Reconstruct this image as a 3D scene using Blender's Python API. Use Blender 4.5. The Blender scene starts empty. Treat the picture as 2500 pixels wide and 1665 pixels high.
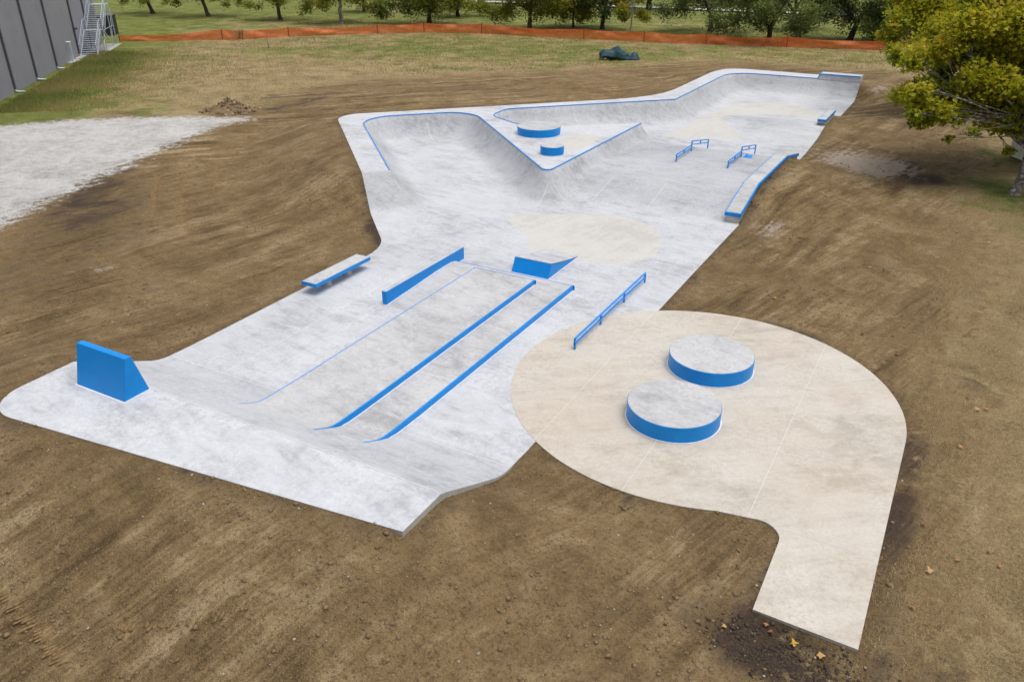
import bpy, math, random
import numpy as np
from mathutils import Vector, Matrix
from mathutils.geometry import delaunay_2d_cdt

R_ = math.radians
scene = bpy.context.scene
COL = scene.collection
# ------------------------------------------------------------------ camera
cam_data = bpy.data.cameras.new("camera")
cam_data.sensor_width = 36.0
cam_data.lens = 36.0 * 1974.0 / 2500.0
cam_data.clip_start = 0.1
cam_data.clip_end = 3000.0
cam = bpy.data.objects.new("camera", cam_data)
COL.objects.link(cam)
cam.location = (0, 0, 11.4)
cam.rotation_euler = (R_(63.0), 0, R_(29.0))
scene.camera = cam
# ------------------------------------------------------------------ sky, sun, exposure
world = bpy.data.worlds.new("World")
scene.world = world
world.use_nodes = True
wn = world.node_tree
wn.nodes.clear()
wo = wn.nodes.new("ShaderNodeOutputWorld")
wb = wn.nodes.new("ShaderNodeBackground")
ws = wn.nodes.new("ShaderNodeTexSky")
ws.sky_type = 'NISHITA'
ws.sun_disc = False
ws.sun_elevation = R_(76)
ws.sun_rotation = R_(70)
ws.air_density = 1.0
ws.dust_density = 6.0
ws.ozone_density = 1.0
wh = wn.nodes.new("ShaderNodeHueSaturation")
wh.inputs['Saturation'].default_value = 0.42
wn.links.new(ws.outputs[0], wh.inputs['Color'])
wn.links.new(wh.outputs[0], wb.inputs[0])
wb.inputs[1].default_value = 0.15
wn.links.new(wb.outputs[0], wo.inputs[0])
sun_data = bpy.data.lights.new("sun", 'SUN')
sun_data.energy = 0.85
sun_data.angle = R_(50)
sun_data.color = (1.0, 0.96, 0.90)
sun = bpy.data.objects.new("sun", sun_data)
COL.objects.link(sun)
SUN_AZ, SUN_EL = R_(70), R_(76)      # azimuth from +Y, clockwise
sdir = Vector((math.sin(SUN_AZ) * math.cos(SUN_EL), math.cos(SUN_AZ) * math.cos(SUN_EL), math.sin(SUN_EL)))
sun.rotation_euler = (-sdir).to_track_quat('-Z', 'Y').to_euler()
sun.location = sdir * 100
vs = scene.view_settings
vs.view_transform = 'Standard'
vs.look = 'None'
vs.exposure = 0.15
vs.gamma = 1.0
vs.use_curve_mapping = False
scene.cycles.use_adaptive_sampling = True
scene.cycles.adaptive_threshold = 0.02
scene.cycles.max_bounces = 4
scene.cycles.diffuse_bounces = 3
scene.cycles.glossy_bounces = 2
scene.cycles.transmission_bounces = 2
scene.cycles.transparent_max_bounces = 6

rng = np.random.default_rng(7)
random.seed(7)

# ------------------------------------------------------------------ mesh helpers
def tag(o, label=None, cat=None, group=None, kind=None):
    if label: o["label"] = label
    if cat: o["category"] = cat
    if group: o["group"] = group
    if kind: o["kind"] = kind
    return o

def link(o, parent=None):
    COL.objects.link(o)
    if parent is not None:
        o.parent = parent
    return o

def empty(name, loc=(0, 0, 0), rz=0.0):
    o = bpy.data.objects.new(name, None)
    o.location = loc
    o.rotation_euler = (0, 0, rz)
    o.empty_display_size = 0.3
    COL.objects.link(o)
    return o

def mesh_of(name, V, F, mats, mi=None, smooth=False, angle=None):
    me = bpy.data.meshes.new(name)
    me.from_pydata([tuple(map(float, v)) for v in V], [], [list(map(int, f)) for f in F])
    for m in (mats if isinstance(mats, (list, tuple)) else [mats]):
        me.materials.append(m)
    if mi is not None:
        me.polygons.foreach_set("material_index", np.asarray(mi, np.int32))
    if smooth:
        me.polygons.foreach_set("use_smooth", np.ones(len(me.polygons), bool))
        if angle: me.set_sharp_from_angle(angle=R_(angle))
    me.update()
    return me

def ob(name, V, F, mats, parent=None, mi=None, smooth=False, angle=None):
    return link(bpy.data.objects.new(name, mesh_of(name, V, F, mats, mi, smooth, angle)), parent)

def np_mesh(name, V, k, mats, attrs=None, smooth=False, tri=None):
    """V (N*k,3): N polygons of k corners each (or tri: index array (M,k))"""
    me = bpy.data.meshes.new(name)
    V = np.ascontiguousarray(V, np.float32)
    idx = np.arange(len(V), dtype=np.int32).reshape(-1, k) if tri is None else np.asarray(tri, np.int32)
    n = len(idx)
    me.vertices.add(len(V)); me.vertices.foreach_set("co", V.ravel())
    me.loops.add(n * k); me.loops.foreach_set("vertex_index", idx.ravel())
    me.polygons.add(n)
    me.polygons.foreach_set("loop_start", np.arange(0, n * k, k, dtype=np.int32))
    me.polygons.foreach_set("loop_total", np.full(n, k, np.int32))
    for m in (mats if isinstance(mats, (list, tuple)) else [mats]):
        me.materials.append(m)
    for nm, arr in (attrs or {}).items():
        a = me.attributes.new(nm, 'FLOAT', 'POINT')
        a.data.foreach_set("value", np.ascontiguousarray(arr, np.float32))
    if smooth:
        me.polygons.foreach_set("use_smooth", np.ones(n, bool))
    me.update(calc_edges=True)
    me.validate()
    return me

class MB:
    """collects boxes, tubes and prisms into one mesh"""
    def __init__(s): s.V = []; s.F = []; s.M = []
    def add(s, V, F, m=0):
        b = len(s.V); s.V += [tuple(v) for v in V]; s.F += [[i + b for i in f] for f in F]; s.M += [m] * len(F); return s
    def box(s, x0, x1, y0, y1, z0, z1, m=0, mt=None):
        V = [(x0, y0, z0), (x1, y0, z0), (x1, y1, z0), (x0, y1, z0), (x0, y0, z1), (x1, y0, z1), (x1, y1, z1), (x0, y1, z1)]
        F = [(3, 2, 1, 0), (4, 5, 6, 7), (0, 1, 5, 4), (1, 2, 6, 5), (2, 3, 7, 6), (3, 0, 4, 7)]
        s.add(V, F, m)
        if mt is not None: s.M[-5] = mt
        return s
    def bar(s, a, b, w, h=None, m=0, up=(0, 0, 1)):
        h = h or w
        a, b = Vector(a), Vector(b); d = (b - a).normalized(); up = Vector(up)
        if abs(d.dot(up)) > .98: up = Vector((0, 1, 0))
        r = d.cross(up).normalized(); u = r.cross(d)
        V = []
        for p in (a, b):
            for i, j in ((-1, -1), (1, -1), (1, 1), (-1, 1)):
                V.append(p + r * (i * w / 2) + u * (j * h / 2))
        return s.add(V, [(0, 3, 2, 1), (4, 5, 6, 7), (0, 1, 5, 4), (1, 2, 6, 5), (2, 3, 7, 6), (3, 0, 4, 7)], m)
    def tube(s, pts, rad, n=8, m=0, cap=True):
        pts = [Vector(p) for p in pts]; k = len(pts)
        rad = rad if isinstance(rad, (list, tuple, np.ndarray)) else [rad] * k
        V = []; F = []; prev = None
        for i, p in enumerate(pts):
            d = (pts[min(i + 1, k - 1)] - pts[max(i - 1, 0)])
            d = d.normalized() if d.length > 1e-9 else Vector((0, 0, 1))
            if prev is None:
                r = d.cross(Vector((0.3, 0.2, 1)) if abs(d.z) < .95 else Vector((1, 0, 0))).normalized()
            else:
                r = (prev - d * prev.dot(d)).normalized()
            prev = r; u = d.cross(r)
            for j in range(n):
                a = 2 * math.pi * j / n
                V.append(p + (r * math.cos(a) + u * math.sin(a)) * float(rad[i]))
        for i in range(k - 1):
            for j in range(n):
                F.append((i * n + j, i * n + (j + 1) % n, (i + 1) * n + (j + 1) % n, (i + 1) * n + j))
        if cap:
            F.append(tuple(range(n - 1, -1, -1))); F.append(tuple((k - 1) * n + j for j in range(n)))
        return s.add(V, F, m)
    def prism(s, poly, z0, z1, m=0, mt=None):
        n = len(poly)
        V = [(x, y, z0) for x, y in poly] + [(x, y, z1) for x, y in poly]
        F = [tuple(range(n - 1, -1, -1)), tuple(range(n, 2 * n))] + [(i, (i + 1) % n, n + (i + 1) % n, n + i) for i in range(n)]
        b = len(s.M); s.add(V, F, m)
        if mt is not None: s.M[b + 1] = mt
        return s
    def build(s, name, mats, parent=None, smooth=False, angle=None):
        return ob(name, s.V, s.F, mats, parent, s.M, smooth, angle)

# ------------------------------------------------------------------ node helpers
class G:
    def __init__(s, name):
        s.m = bpy.data.materials.new(name); s.m.use_nodes = True
        s.t = s.m.node_tree; s.b = s.t.nodes["Principled BSDF"]; s.o = s.t.nodes["Material Output"]
        s._pos = None
    def n(s, ty, **kw):
        nd = s.t.nodes.new("ShaderNode" + ty)
        for k, v in kw.items():
            setattr(nd, k, v)
        return nd
    def put(s, sock, v):
        if isinstance(v, bpy.types.NodeSocket): s.t.links.new(v, sock)
        elif isinstance(v, (tuple, list)) and sock.type == 'RGBA' and len(v) == 3: sock.default_value = (*v, 1)
        else: sock.default_value = v
    def pos(s):
        if s._pos is None: s._pos = s.n("NewGeometry").outputs["Position"]
        return s._pos
    def mapv(s, scale=(1, 1, 1), rz=0.0, vec=None):
        r = s.n("Mapping"); s.put(r.inputs[0], vec or s.pos()); r.inputs[2].default_value = (0, 0, rz)
        r2 = s.n("Mapping"); s.put(r2.inputs[0], r.outputs[0]); r2.inputs[3].default_value = scale
        return r2.outputs[0]
    def noise(s, scale, detail=4, rough=.55, dist=0.0, vec=None):
        nd = s.n("TexNoise"); s.put(nd.inputs["Vector"], vec or s.pos())
        nd.inputs["Scale"].default_value = scale; nd.inputs["Detail"].default_value = detail
        nd.inputs["Roughness"].default_value = rough; nd.inputs["Distortion"].default_value = dist
        return nd.outputs[0]
    def voro(s, scale, vec=None, feature='F1', out=0):
        nd = s.n("TexVoronoi", feature=feature); s.put(nd.inputs["Vector"], vec or s.pos()); nd.inputs["Scale"].default_value = scale
        return nd.outputs[out]
    def ramp(s, f, stops):
        nd = s.n("ValToRGB"); s.put(nd.inputs[0], f); e = nd.color_ramp.elements
        while len(e) < len(stops): e.new(0.5)
        for el, (p, c) in zip(e, stops):
            el.position = p; el.color = (*c, 1) if isinstance(c, (tuple, list)) else (c, c, c, 1)
        return nd.outputs[0]
    def mix(s, f, a, b, mode='MIX'):
        nd = s.n("Mix", data_type='RGBA', blend_type=mode)
        s.put(nd.inputs[0], f); s.put(nd.inputs[6], a); s.put(nd.inputs[7], b); return nd.outputs[2]
    def math(s, op, a, b=0.0, c=None, clamp=False):
        nd = s.n("Math", operation=op, use_clamp=clamp); s.put(nd.inputs[0], a); s.put(nd.inputs[1], b)
        if c is not None: s.put(nd.inputs[2], c)
        return nd.outputs[0]
    def step(s, v, lo, hi):
        nd = s.n("MapRange", interpolation_type='SMOOTHSTEP'); s.put(nd.inputs[0], v)
        nd.inputs[1].default_value = lo; nd.inputs[2].default_value = hi; return nd.outputs[0]
    def attr(s, name):
        return s.n("Attribute", attribute_name=name).outputs["Fac"]
    def bump(s, h, strength=.5, dist=.02):
        nd = s.n("Bump"); nd.inputs["Strength"].default_value = strength; nd.inputs["Distance"].default_value = dist
        s.put(nd.inputs["Height"], h); s.put(s.b.inputs["Normal"], nd.outputs[0]); return nd
    def col(s, c): s.put(s.b.inputs["Base Color"], c); return s
    def rough(s, r): s.put(s.b.inputs["Roughness"], r); return s
    def spec(s, v): s.b.inputs["Specular IOR Level"].default_value = v; return s

def simple(name, c, rough=.6, metal=0.0, var=.12, scale=6.0, spec=.5):
    g = G(name)
    n = g.noise(scale, 5, .6)
    k = g.ramp(n, [(.25, tuple(v * (1 - var) for v in c)), (.75, tuple(min(1, v * (1 + var)) for v in c))])
    g.col(k).rough(rough).spec(spec); g.b.inputs["Metallic"].default_value = metal
    return g.m

# ------------------------------------------------------------------ materials
def concrete(name, light, mid, dark, streak_rot=0.4, tanamt=0.0, tone_shift=False):
    g = G(name)
    big = g.noise(.30, 4, .6, .5)
    cloud = g.noise(1.5, 5, .7, .5)
    sw = g.noise(2.6, 5, .7, .7, g.mapv((1, .22, 1), streak_rot))
    fine = g.noise(17, 4, .75); grit = g.noise(7, 4, .8, .3)
    v = g.math('MULTIPLY_ADD', big, .36, g.math('MULTIPLY_ADD', cloud, .30, g.math('MULTIPLY', sw, .34)))
    c = g.ramp(v, [(.40, dark), (.48, mid), (.565, light)])
    spots = g.math('MULTIPLY', g.ramp(grit, [(.50, 0.0), (.66, 1.0)]), g.ramp(g.noise(.55, 3, .6), [(.42, 0.0), (.60, .75)]))
    c = g.mix(spots, c, dark)
    c = g.mix(g.ramp(fine, [(.36, .20), (.60, 0.0)]), c, tuple(x * .62 for x in dark))
    c = g.mix(g.ramp(grit, [(.34, .30), (.5, 0.0)]), c, tuple(min(.74, x * 1.12) for x in light))
    if tone_shift:
        hv = g.n("HueSaturation"); g.put(hv.inputs["Color"], c); g.put(hv.inputs["Value"], g.math('ADD', g.attr("tone_shift"), 1.0)); c = hv.outputs[0]
    rs = g.noise(.22, 3, .5)
    if tanamt: c = g.mix(g.ramp(rs, [(.42, 0.0), (.66, tanamt)]), c, (.48, .39, .28))
    g.col(c).rough(g.ramp(cloud, [(.3, .62), (.7, .82)])).spec(.3)
    g.bump(g.math('ADD', g.math('MULTIPLY', fine, .4), cloud), .18, .012)
    return g.m

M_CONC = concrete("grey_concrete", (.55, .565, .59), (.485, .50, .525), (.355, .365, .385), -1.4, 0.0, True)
M_DECK = concrete("grey_concrete_cap", (.525, .53, .54), (.45, .455, .465), (.33, .335, .34), -1.3)
M_TAN = concrete("tan_concrete", (.555, .522, .468), (.50, .462, .405), (.395, .36, .305), .9, .26)
M_TANL = concrete("tan_floor_concrete", (.555, .545, .522), (.525, .513, .486), (.455, .442, .415), .2, .04)
M_RAW = concrete("raw_concrete_side", (.52, .51, .475), (.45, .44, .405), (.31, .30, .275), 0)
M_TANS = concrete("tan_concrete_side", (.50, .465, .40), (.43, .39, .33), (.30, .27, .22), 0)
M_WHITE = simple("white_caulk", (.78, .79, .82), .7, var=.06)
M_JOINT = simple("pale_joint", (.60, .605, .615), .7, var=.08)

def paint():
    g = G("blue_paint")
    n = g.noise(2.3, 5, .6, .5); f = g.noise(30, 3, .6)
    c = g.ramp(n, [(.3, (.0, .215, .62)), (.55, (.0, .238, .67)), (.8, (.001, .26, .70))])
    c = g.mix(g.ramp(g.noise(.9, 4, .65), [(.56, 0.0), (.8, .22)]), c, (.02, .35, .88))
    c = g.mix(g.ramp(g.noise(7.5, 6, .75), [(.68, 0.0), (.8, .12)]), c, (.08, .38, .85))
    g.col(c).rough(g.ramp(n, [(.3, .30), (.7, .45)])).spec(.3)
    return g.m
M_BLUE = paint()
def steel_paint():
    g = G("blue_painted_steel")
    n = g.noise(5, 4, .6)
    g.col(g.ramp(n, [(.3, (.002, .25, .72)), (.7, (.008, .28, .80))])).rough(.34).spec(.5)
    return g.m
M_BSTEEL = steel_paint()

def ground_mat():
    g = G("ground_soil_and_grass")
    dirt, grav, mud, pale, green = (g.attr(k) for k in ("dirt", "gravel", "mud", "pale", "green"))
    n0 = g.noise(.11, 2, .5); n1 = g.noise(.5, 4, .62, .5); n2 = g.noise(2.3, 4, .68); n3 = g.noise(11, 4, .78); n4 = g.noise(38, 2, .7)
    st1 = g.noise(.42, 4, .66, .6, g.mapv((.22, 2.6, 1), -1.45))
    st1 = g.math('MULTIPLY_ADD', g.noise(.6, 4, .7, .8, g.mapv((.35, 8.5, 1), -1.25)), .45, g.math('MULTIPLY', st1, .55))
    st2 = g.noise(.5, 5, .72, .5, g.mapv((.2, 3.0, 1), -.80))
    sx = g.n('SeparateXYZ'); g.put(sx.inputs[0], g.pos())
    stm = g.mix(g.step(g.math('MULTIPLY_ADD', n0, 12.0, g.math('SUBTRACT', sx.outputs[1], sx.outputs[0])), 66, 80), st1, st2)
    amp = g.ramp(g.noise(.16, 3, .55, .6), [(.36, .12), (.60, .72)])
    stv = g.math('MULTIPLY_ADD', g.math('SUBTRACT', stm, .5), amp, .26)
    v = g.math('MULTIPLY_ADD', n1, .30, g.math('MULTIPLY_ADD', n2, .18, stv))
    soil = g.ramp(v, [(.40, (.108, .070, .032)), (.47, (.215, .145, .069)), (.525, (.295, .208, .105)), (.60, (.46, .35, .20))])
    soil = g.mix(g.ramp(n3, [(.37, .6), (.50, 0.0)]), soil, (.085, .054, .026))
    soil = g.mix(g.ramp(n4, [(.32, .45), (.48, 0.0)]), soil, (.08, .054, .03))  # fine dark specks paint small shadows between the clods
    soil = g.mix(g.ramp(n4, [(.56, 0.0), (.70, .7)]), soil, (.37, .28, .165))
    mm = g.step(g.math('MULTIPLY_ADD', g.math('SUBTRACT', n1, .5), 1.6, g.math('MULTIPLY_ADD', g.math('SUBTRACT', st1, .5), 1.8, mud)), .25, .85)
    soil = g.mix(mm, soil, g.mix(n3, (.055, .038, .025), (.108, .078, .056)))
    pm = g.math('MULTIPLY', g.step(pale, .06, .3), g.step(g.math('MULTIPLY_ADD', g.math('SUBTRACT', st1, .5), 2.6, g.math('MULTIPLY_ADD', g.math('SUBTRACT', n2, .5), 1.6, pale)), .35, .95))
    soil = g.mix(pm, soil, g.mix(n2, (.33, .265, .20), (.52, .44, .355)))
    dry = g.ramp(g.math('MULTIPLY_ADD', n3, .5, g.math('MULTIPLY', n1, .5)), [(.36, (.17, .118, .062)), (.47, (.33, .248, .128)), (.6, (.49, .385, .205))])
    grn = g.ramp(g.math('MULTIPLY_ADD', n3, .55, g.math('MULTIPLY', n1, .45)), [(.36, (.065, .09, .02)), (.48, (.16, .19, .045)), (.62, (.29, .31, .09))])
    gg = g.step(g.math('MULTIPLY_ADD', g.math('SUBTRACT', g.noise(.3, 4, .65), .5), 2.2, g.math('MULTIPLY_ADD', g.math('SUBTRACT', n2, .5), 1.0, green)), .2, .9)
    grass = g.mix(gg, dry, grn)
    grass = g.mix(g.ramp(n4, [(.32, .5), (.5, 0.0)]), grass, (.06, .048, .02))
    dm = g.step(g.math('MULTIPLY_ADD', g.math('SUBTRACT', n1, .5), 2.2, g.math('MULTIPLY_ADD', g.math('SUBTRACT', n2, .5), 1.6, g.math('MULTIPLY_ADD', g.math('SUBTRACT', n3, .5), .5, dirt))), .32, .68)
    c = g.mix(dm, grass, soil)
    gm = g.step(g.math('MULTIPLY_ADD', g.math('SUBTRACT', n2, .5), .8, g.math('MULTIPLY_ADD', g.math('SUBTRACT', st1, .5), 1.0, g.math('MULTIPLY_ADD', g.math('SUBTRACT', n3, .5), .6, grav))), .35, .62)
    gv = g.ramp(g.math('MULTIPLY_ADD', n3, .35, g.math('MULTIPLY_ADD', n1, .35, g.math('MULTIPLY', n2, .3))), [(.38, (.37, .35, .32)), (.46, (.57, .555, .53)), (.55, (.74, .73, .71))])
    gv = g.mix(g.ramp(n4, [(.34, .85), (.52, 0.0)]), gv, (.29, .275, .25))
    c = g.mix(gm, c, gv)
    g.col(c).rough(.95).spec(.12)
    h = g.math('MULTIPLY_ADD', n2, 1.2, g.math('MULTIPLY_ADD', n3, .7, g.math('MULTIPLY_ADD', stm, .9, g.math('MULTIPLY', n4, .35))))
    g.bump(h, 1.0, .14)
    return g.m
M_GROUND = ground_mat()
M_SOIL = simple("loose_soil", (.20, .14, .08), .95, var=.5, scale=14, spec=.1)
M_MUD = simple("dark_wet_clods", (.062, .045, .034), .9, var=.5, scale=9, spec=.2)
M_STONE = simple("pale_stone", (.40, .36, .30), .85, var=.35, scale=9)
M_GALV = simple("galvanised_steel", (.50, .55, .62), .42, .35, .15, 3)
M_ASPH = simple("pale_path", (.50, .50, .50), .9, var=.12, scale=2)

def tint_mat(name, stops, transl=.3, rough=.6):
    g = G(name)
    c = g.ramp(g.attr("tint"), stops)
    g.col(c).rough(rough).spec(.25)
    tr = g.n("BsdfTranslucent"); g.put(tr.inputs[0], c)
    mx = g.n("MixShader"); mx.inputs[0].default_value = transl
    g.t.links.new(g.b.outputs[0], mx.inputs[1]); g.t.links.new(tr.outputs[0], mx.inputs[2]); g.t.links.new(mx.outputs[0], g.o.inputs[0])
    return g.m
M_LEAF_SYC = tint_mat("sycamore_leaves", [(0, (.09, .14, .008)), (.35, (.23, .27, .011)), (.65, (.40, .40, .016)), (.88, (.52, .46, .028)), (1, (.50, .36, .04))], .5, .5)
M_LEAF_OLV = tint_mat("olive_leaves", [(0, (.065, .095, .013)), (.4, (.17, .20, .024)), (.75, (.31, .31, .034)), (.93, (.45, .38, .04)), (1, (.30, .19, .03))], .5)
M_LEAF_GRN = tint_mat("dark_green_leaves", [(0, (.055, .08, .022)), (.5, (.135, .175, .05)), (1, (.25, .30, .08))], .5)
M_BLADE = tint_mat("grass_blades", [(0, (.12, .16, .05)), (.3, (.22, .25, .06)), (.55, (.37, .29, .12)), (.8, (.53, .40, .215)), (1, (.61, .49, .30))], .4, .7)
M_LITTER = tint_mat("fallen_leaf", [(0, (.20, .085, .05)), (.4, (.38, .19, .075)), (.75, (.52, .32, .16)), (1, (.50, .34, .05))], .1, .7)

def bark(name, a, b, sc=3.0, pale=None):
    g = G(name)
    n = g.noise(sc, 6, .7, .5, g.mapv((1.5, 1.5, .5)))
    c = g.ramp(n, [(.33, a), (.66, b)])
    if pale: c = g.mix(g.ramp(g.noise(sc * 2.2, 5, .7, .6), [(.52, 0.0), (.60, 1.0)]), c, pale)
    g.col(c).rough(.9).spec(.15); g.bump(n, .7, .04)
    return g.m
M_BARK = bark("grey_brown_bark", (.045, .036, .028), (.12, .10, .08))
M_BARKD = bark("dark_bark", (.022, .018, .014), (.062, .05, .038))
M_BARKS = bark("flaking_sycamore_bark", (.09, .075, .06), (.19, .165, .14), 2.6, (.42, .40, .36))
M_BARKP = bark("pale_bark", (.25, .22, .2), (.48, .46, .43), 3)
# ------------------------------------------------------------------ park geometry (metres; x across the park, y along it)
SQ = math.sqrt(2)
def fillet(pts, rads, seg=10):
    out = []
    n = len(pts)
    for i, (p, r) in enumerate(zip(pts, rads)):
        if r <= 0 or i == 0 or i == n - 1: out.append(p); continue
        P = Vector(p); a = (Vector(pts[i - 1]) - P); b = (Vector(pts[i + 1]) - P)
        la, lb = a.length, b.length; a.normalize(); b.normalize()
        ang = math.acos(max(-1, min(1, a.dot(b)))); t = min(r / math.tan(ang / 2), la * .49, lb * .49); r2 = t * math.tan(ang / 2)
        c = P + (a + b).normalized() * (r2 / math.sin(ang / 2)); s = P + a * t; e = P + b * t
        v0 = s - c; v1 = e - c; a0 = math.atan2(v0.y, v0.x); da = math.atan2(v1.y, v1.x) - a0
        while da > math.pi: da -= 2 * math.pi
        while da < -math.pi: da += 2 * math.pi
        for k in range(seg + 1):
            th = a0 + da * k / seg; out.append((c.x + r2 * math.cos(th), c.y + r2 * math.sin(th)))
    return out

def resample(pts, step, closed=False):
    pts = [np.array(p, float) for p in pts]
    if closed: pts = pts + [pts[0]]
    out = []
    for a, b in zip(pts[:-1], pts[1:]):
        k = max(1, int(math.ceil(np.linalg.norm(b - a) / step)))
        for i in range(k): out.append(a + (b - a) * i / k)
    if not closed: out.append(pts[-1])
    return np.array(out)

def inside(P, poly):
    poly = np.asarray(poly); x, y = P[:, 0], P[:, 1]; r = np.zeros(len(P), bool); j = len(poly) - 1
    for i in range(len(poly)):
        xi, yi = poly[i]; xj, yj = poly[j]
        c = ((yi > y) != (yj > y)) & (x < (xj - xi) * (y - yi) / (yj - yi + 1e-12) + xi)
        r ^= c; j = i
    return r

def dist(P, line, closed=False, arg=False):
    line = np.asarray(line, float)
    if closed: line = np.vstack([line, line[:1]])
    best = np.full(len(P), 1e9); bi = np.zeros(len(P)); 
    for i in range(len(line) - 1):
        a = line[i]; d = line[i + 1] - a; L2 = d @ d + 1e-12
        t = np.clip(((P - a) @ d) / L2, 0, 1); q = a + t[:, None] * d; dd = np.hypot(*(P - q).T)
        m = dd < best; best[m] = dd[m]; bi[m] = i + t[m]
    return (best, bi) if arg else best

HD = 1.2                                        # deck height
# coping line of the hip bowl: left wall, end wall, hip, right quarter
C_LEFT_EXT = (-21.0, 27.85)
C1 = fillet([(-23.43, 30.28), (-32.25, 39.10), (-27.28, 44.08), (-16.75, 33.55), (-16.72, 45.85)], [0, 2.2, 2.0, .28, 0])
C_BACK = [(-16.72, 45.85), (-20.4, 43.05), (-22.2, 42.2)]
C2 = fillet([(-22.2, 42.2), (-23.1, 42.15), (-25.6, 43.5), (-25.75, 45.7), (-17.40, 54.05), (-17.38, 67.42), (-10.70, 67.42)], [0, .8, 1.4, 1.2, .15, 2.2, 0], 8)
WALL = [C_LEFT_EXT] + C1 + C_BACK[1:2] + C2 + [(-7.3, 67.42)]
WALL_R = resample(WALL, .3)
OUTLINE = (fillet([(-7.66, 9.53), (-19.22, 8.22), (-19.27, 10.83), (-19.31, 13.7), (-19.38, 24.38), (-34.04, 39.04), (-21.2, 51.88)], [0, 1.05, 0, 0, 2.8, 1.6, 0], 12)[:-1]
           + [(-21.2, 51.88), (-20.2, 53.1), (-19.35, 54.6), (-18.9, 56.0), (-18.72, 57.5), (-18.68, 66.2), (-18.55, 67.6), (-18.2, 68.6), (-17.6, 69.2), (-16.8, 69.5)]
           + [(-10.9, 69.42), (-10.72, 68.8), (-7.6, 68.72), (-7.6, 59.95), (-8.0, 59.92), (-7.99, 56.6), (-7.72, 52.3), (-7.62, 48.5), (-7.63, 34.0)])
DECK = WALL + [(-7.3, 72), (-40, 72), (-40, 37), (-24, 24.85)]
TAN_SPOT = fillet([(-16.75, 29.85), (-16.65, 30.75), (-15.1, 31.55), (-13.35, 32.4), (-12.0, 32.55), (-10.9, 32.0), (-10.1, 31.0), (-9.62, 29.7), (-9.55, 28.5), (-10.0, 27.5), (-11.0, 26.95), (-11.95, 26.8), (-14.0, 26.7), (-14.35, 27.0), (-14.55, 27.8), (-15.1, 28.5), (-16.1, 29.1)], [.0] + [.35] * 16, 4)
TAN_FAR = [(-16.2, 48.2), (-11.7, 50.5), (-13.3, 52.8), (-14.5, 54.9), (-14.3, 56.3), (-13.0, 57.7), (-10.6, 58.7), (-8.75, 57.7), (-8.6, 59.8), (-10.5, 62.2), (-13.2, 62.8), (-15.2, 60.6), (-15.6, 57.0), (-15.9, 52.0)]
TAN_TRI = [(-18.6, 37.5), (-17.3, 37.6), (-17.3, 41.0), (-17.9, 42.0), (-19.3, 40.9)]

def softmax0(l, k): return .5 * (l + np.sqrt(l * l + k * k))
def arc(d):
    R, run = 2.03, 1.852
    t = np.clip(run - d, 0, run); return np.minimum(R - np.sqrt(R * R - t * t), HD)
def near_bank(y):
    l = 1.2 - .485 * (y - 10.86)
    return np.where(y <= 10.86, HD, np.where(y > 15.2, 0, np.minimum(softmax0(l, .15) * np.clip((15.2 - y) / 1.2, 0, 1), HD)))
def lane_bank(y, lv):                            # a raised lane running out of the bank
    l = 1.2 - .485 * (y - 10.86) - lv
    return lv + softmax0(l, .10) * np.clip((14.5 - y) / 1.2, 0, 1)
def sstep(a, b, v):
    t = np.clip((v - a) / (b - a), 0, 1); return t * t * (3 - 2 * t)
def lin(a, b, v): return np.clip((v - a) / (b - a), 0, 1)
def slab_z(P):
    P = np.asarray(P, float); x, y = P[:, 0], P[:, 1]
    d = dist(P, WALL_R); deck = inside(P, DECK)
    z = np.where(deck & (y > 24), HD, np.where(y > 20, arc(d), 0.0))
    p = (x + y) / SQ; q = (y - x) / SQ
    bank = 1.2 * lin(35.35, 37.95, q)
    z = np.where((p < 7.2) & (q < 38.2) & (y > 20), np.minimum(z, bank), z)
    pl = .55 * np.minimum(.75 * lin(34.1, 36.8, y) + .25 * sstep(33.9, 37.0, y), .75 * (1 - lin(44.4, 46.6, y)) + .25 * (1 - sstep(44.2, 46.9, y))) * (x > -17.2) * ~deck
    z = np.maximum(z, pl)
    z = np.maximum(z, near_bank(y))
    m = .26 * np.exp(-(((x + 10.6) / 1.7) ** 2 + ((y - 55.2) / 1.5) ** 2)) + .12 * np.exp(-(((x + 13.0) / 1.3) ** 2 + ((y - 55.4) / 1.6) ** 2))
    return z + m * (y > 48) * (~deck)
def sz(x, y): return float(slab_z(np.array([[x, y]]))[0])

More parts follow.
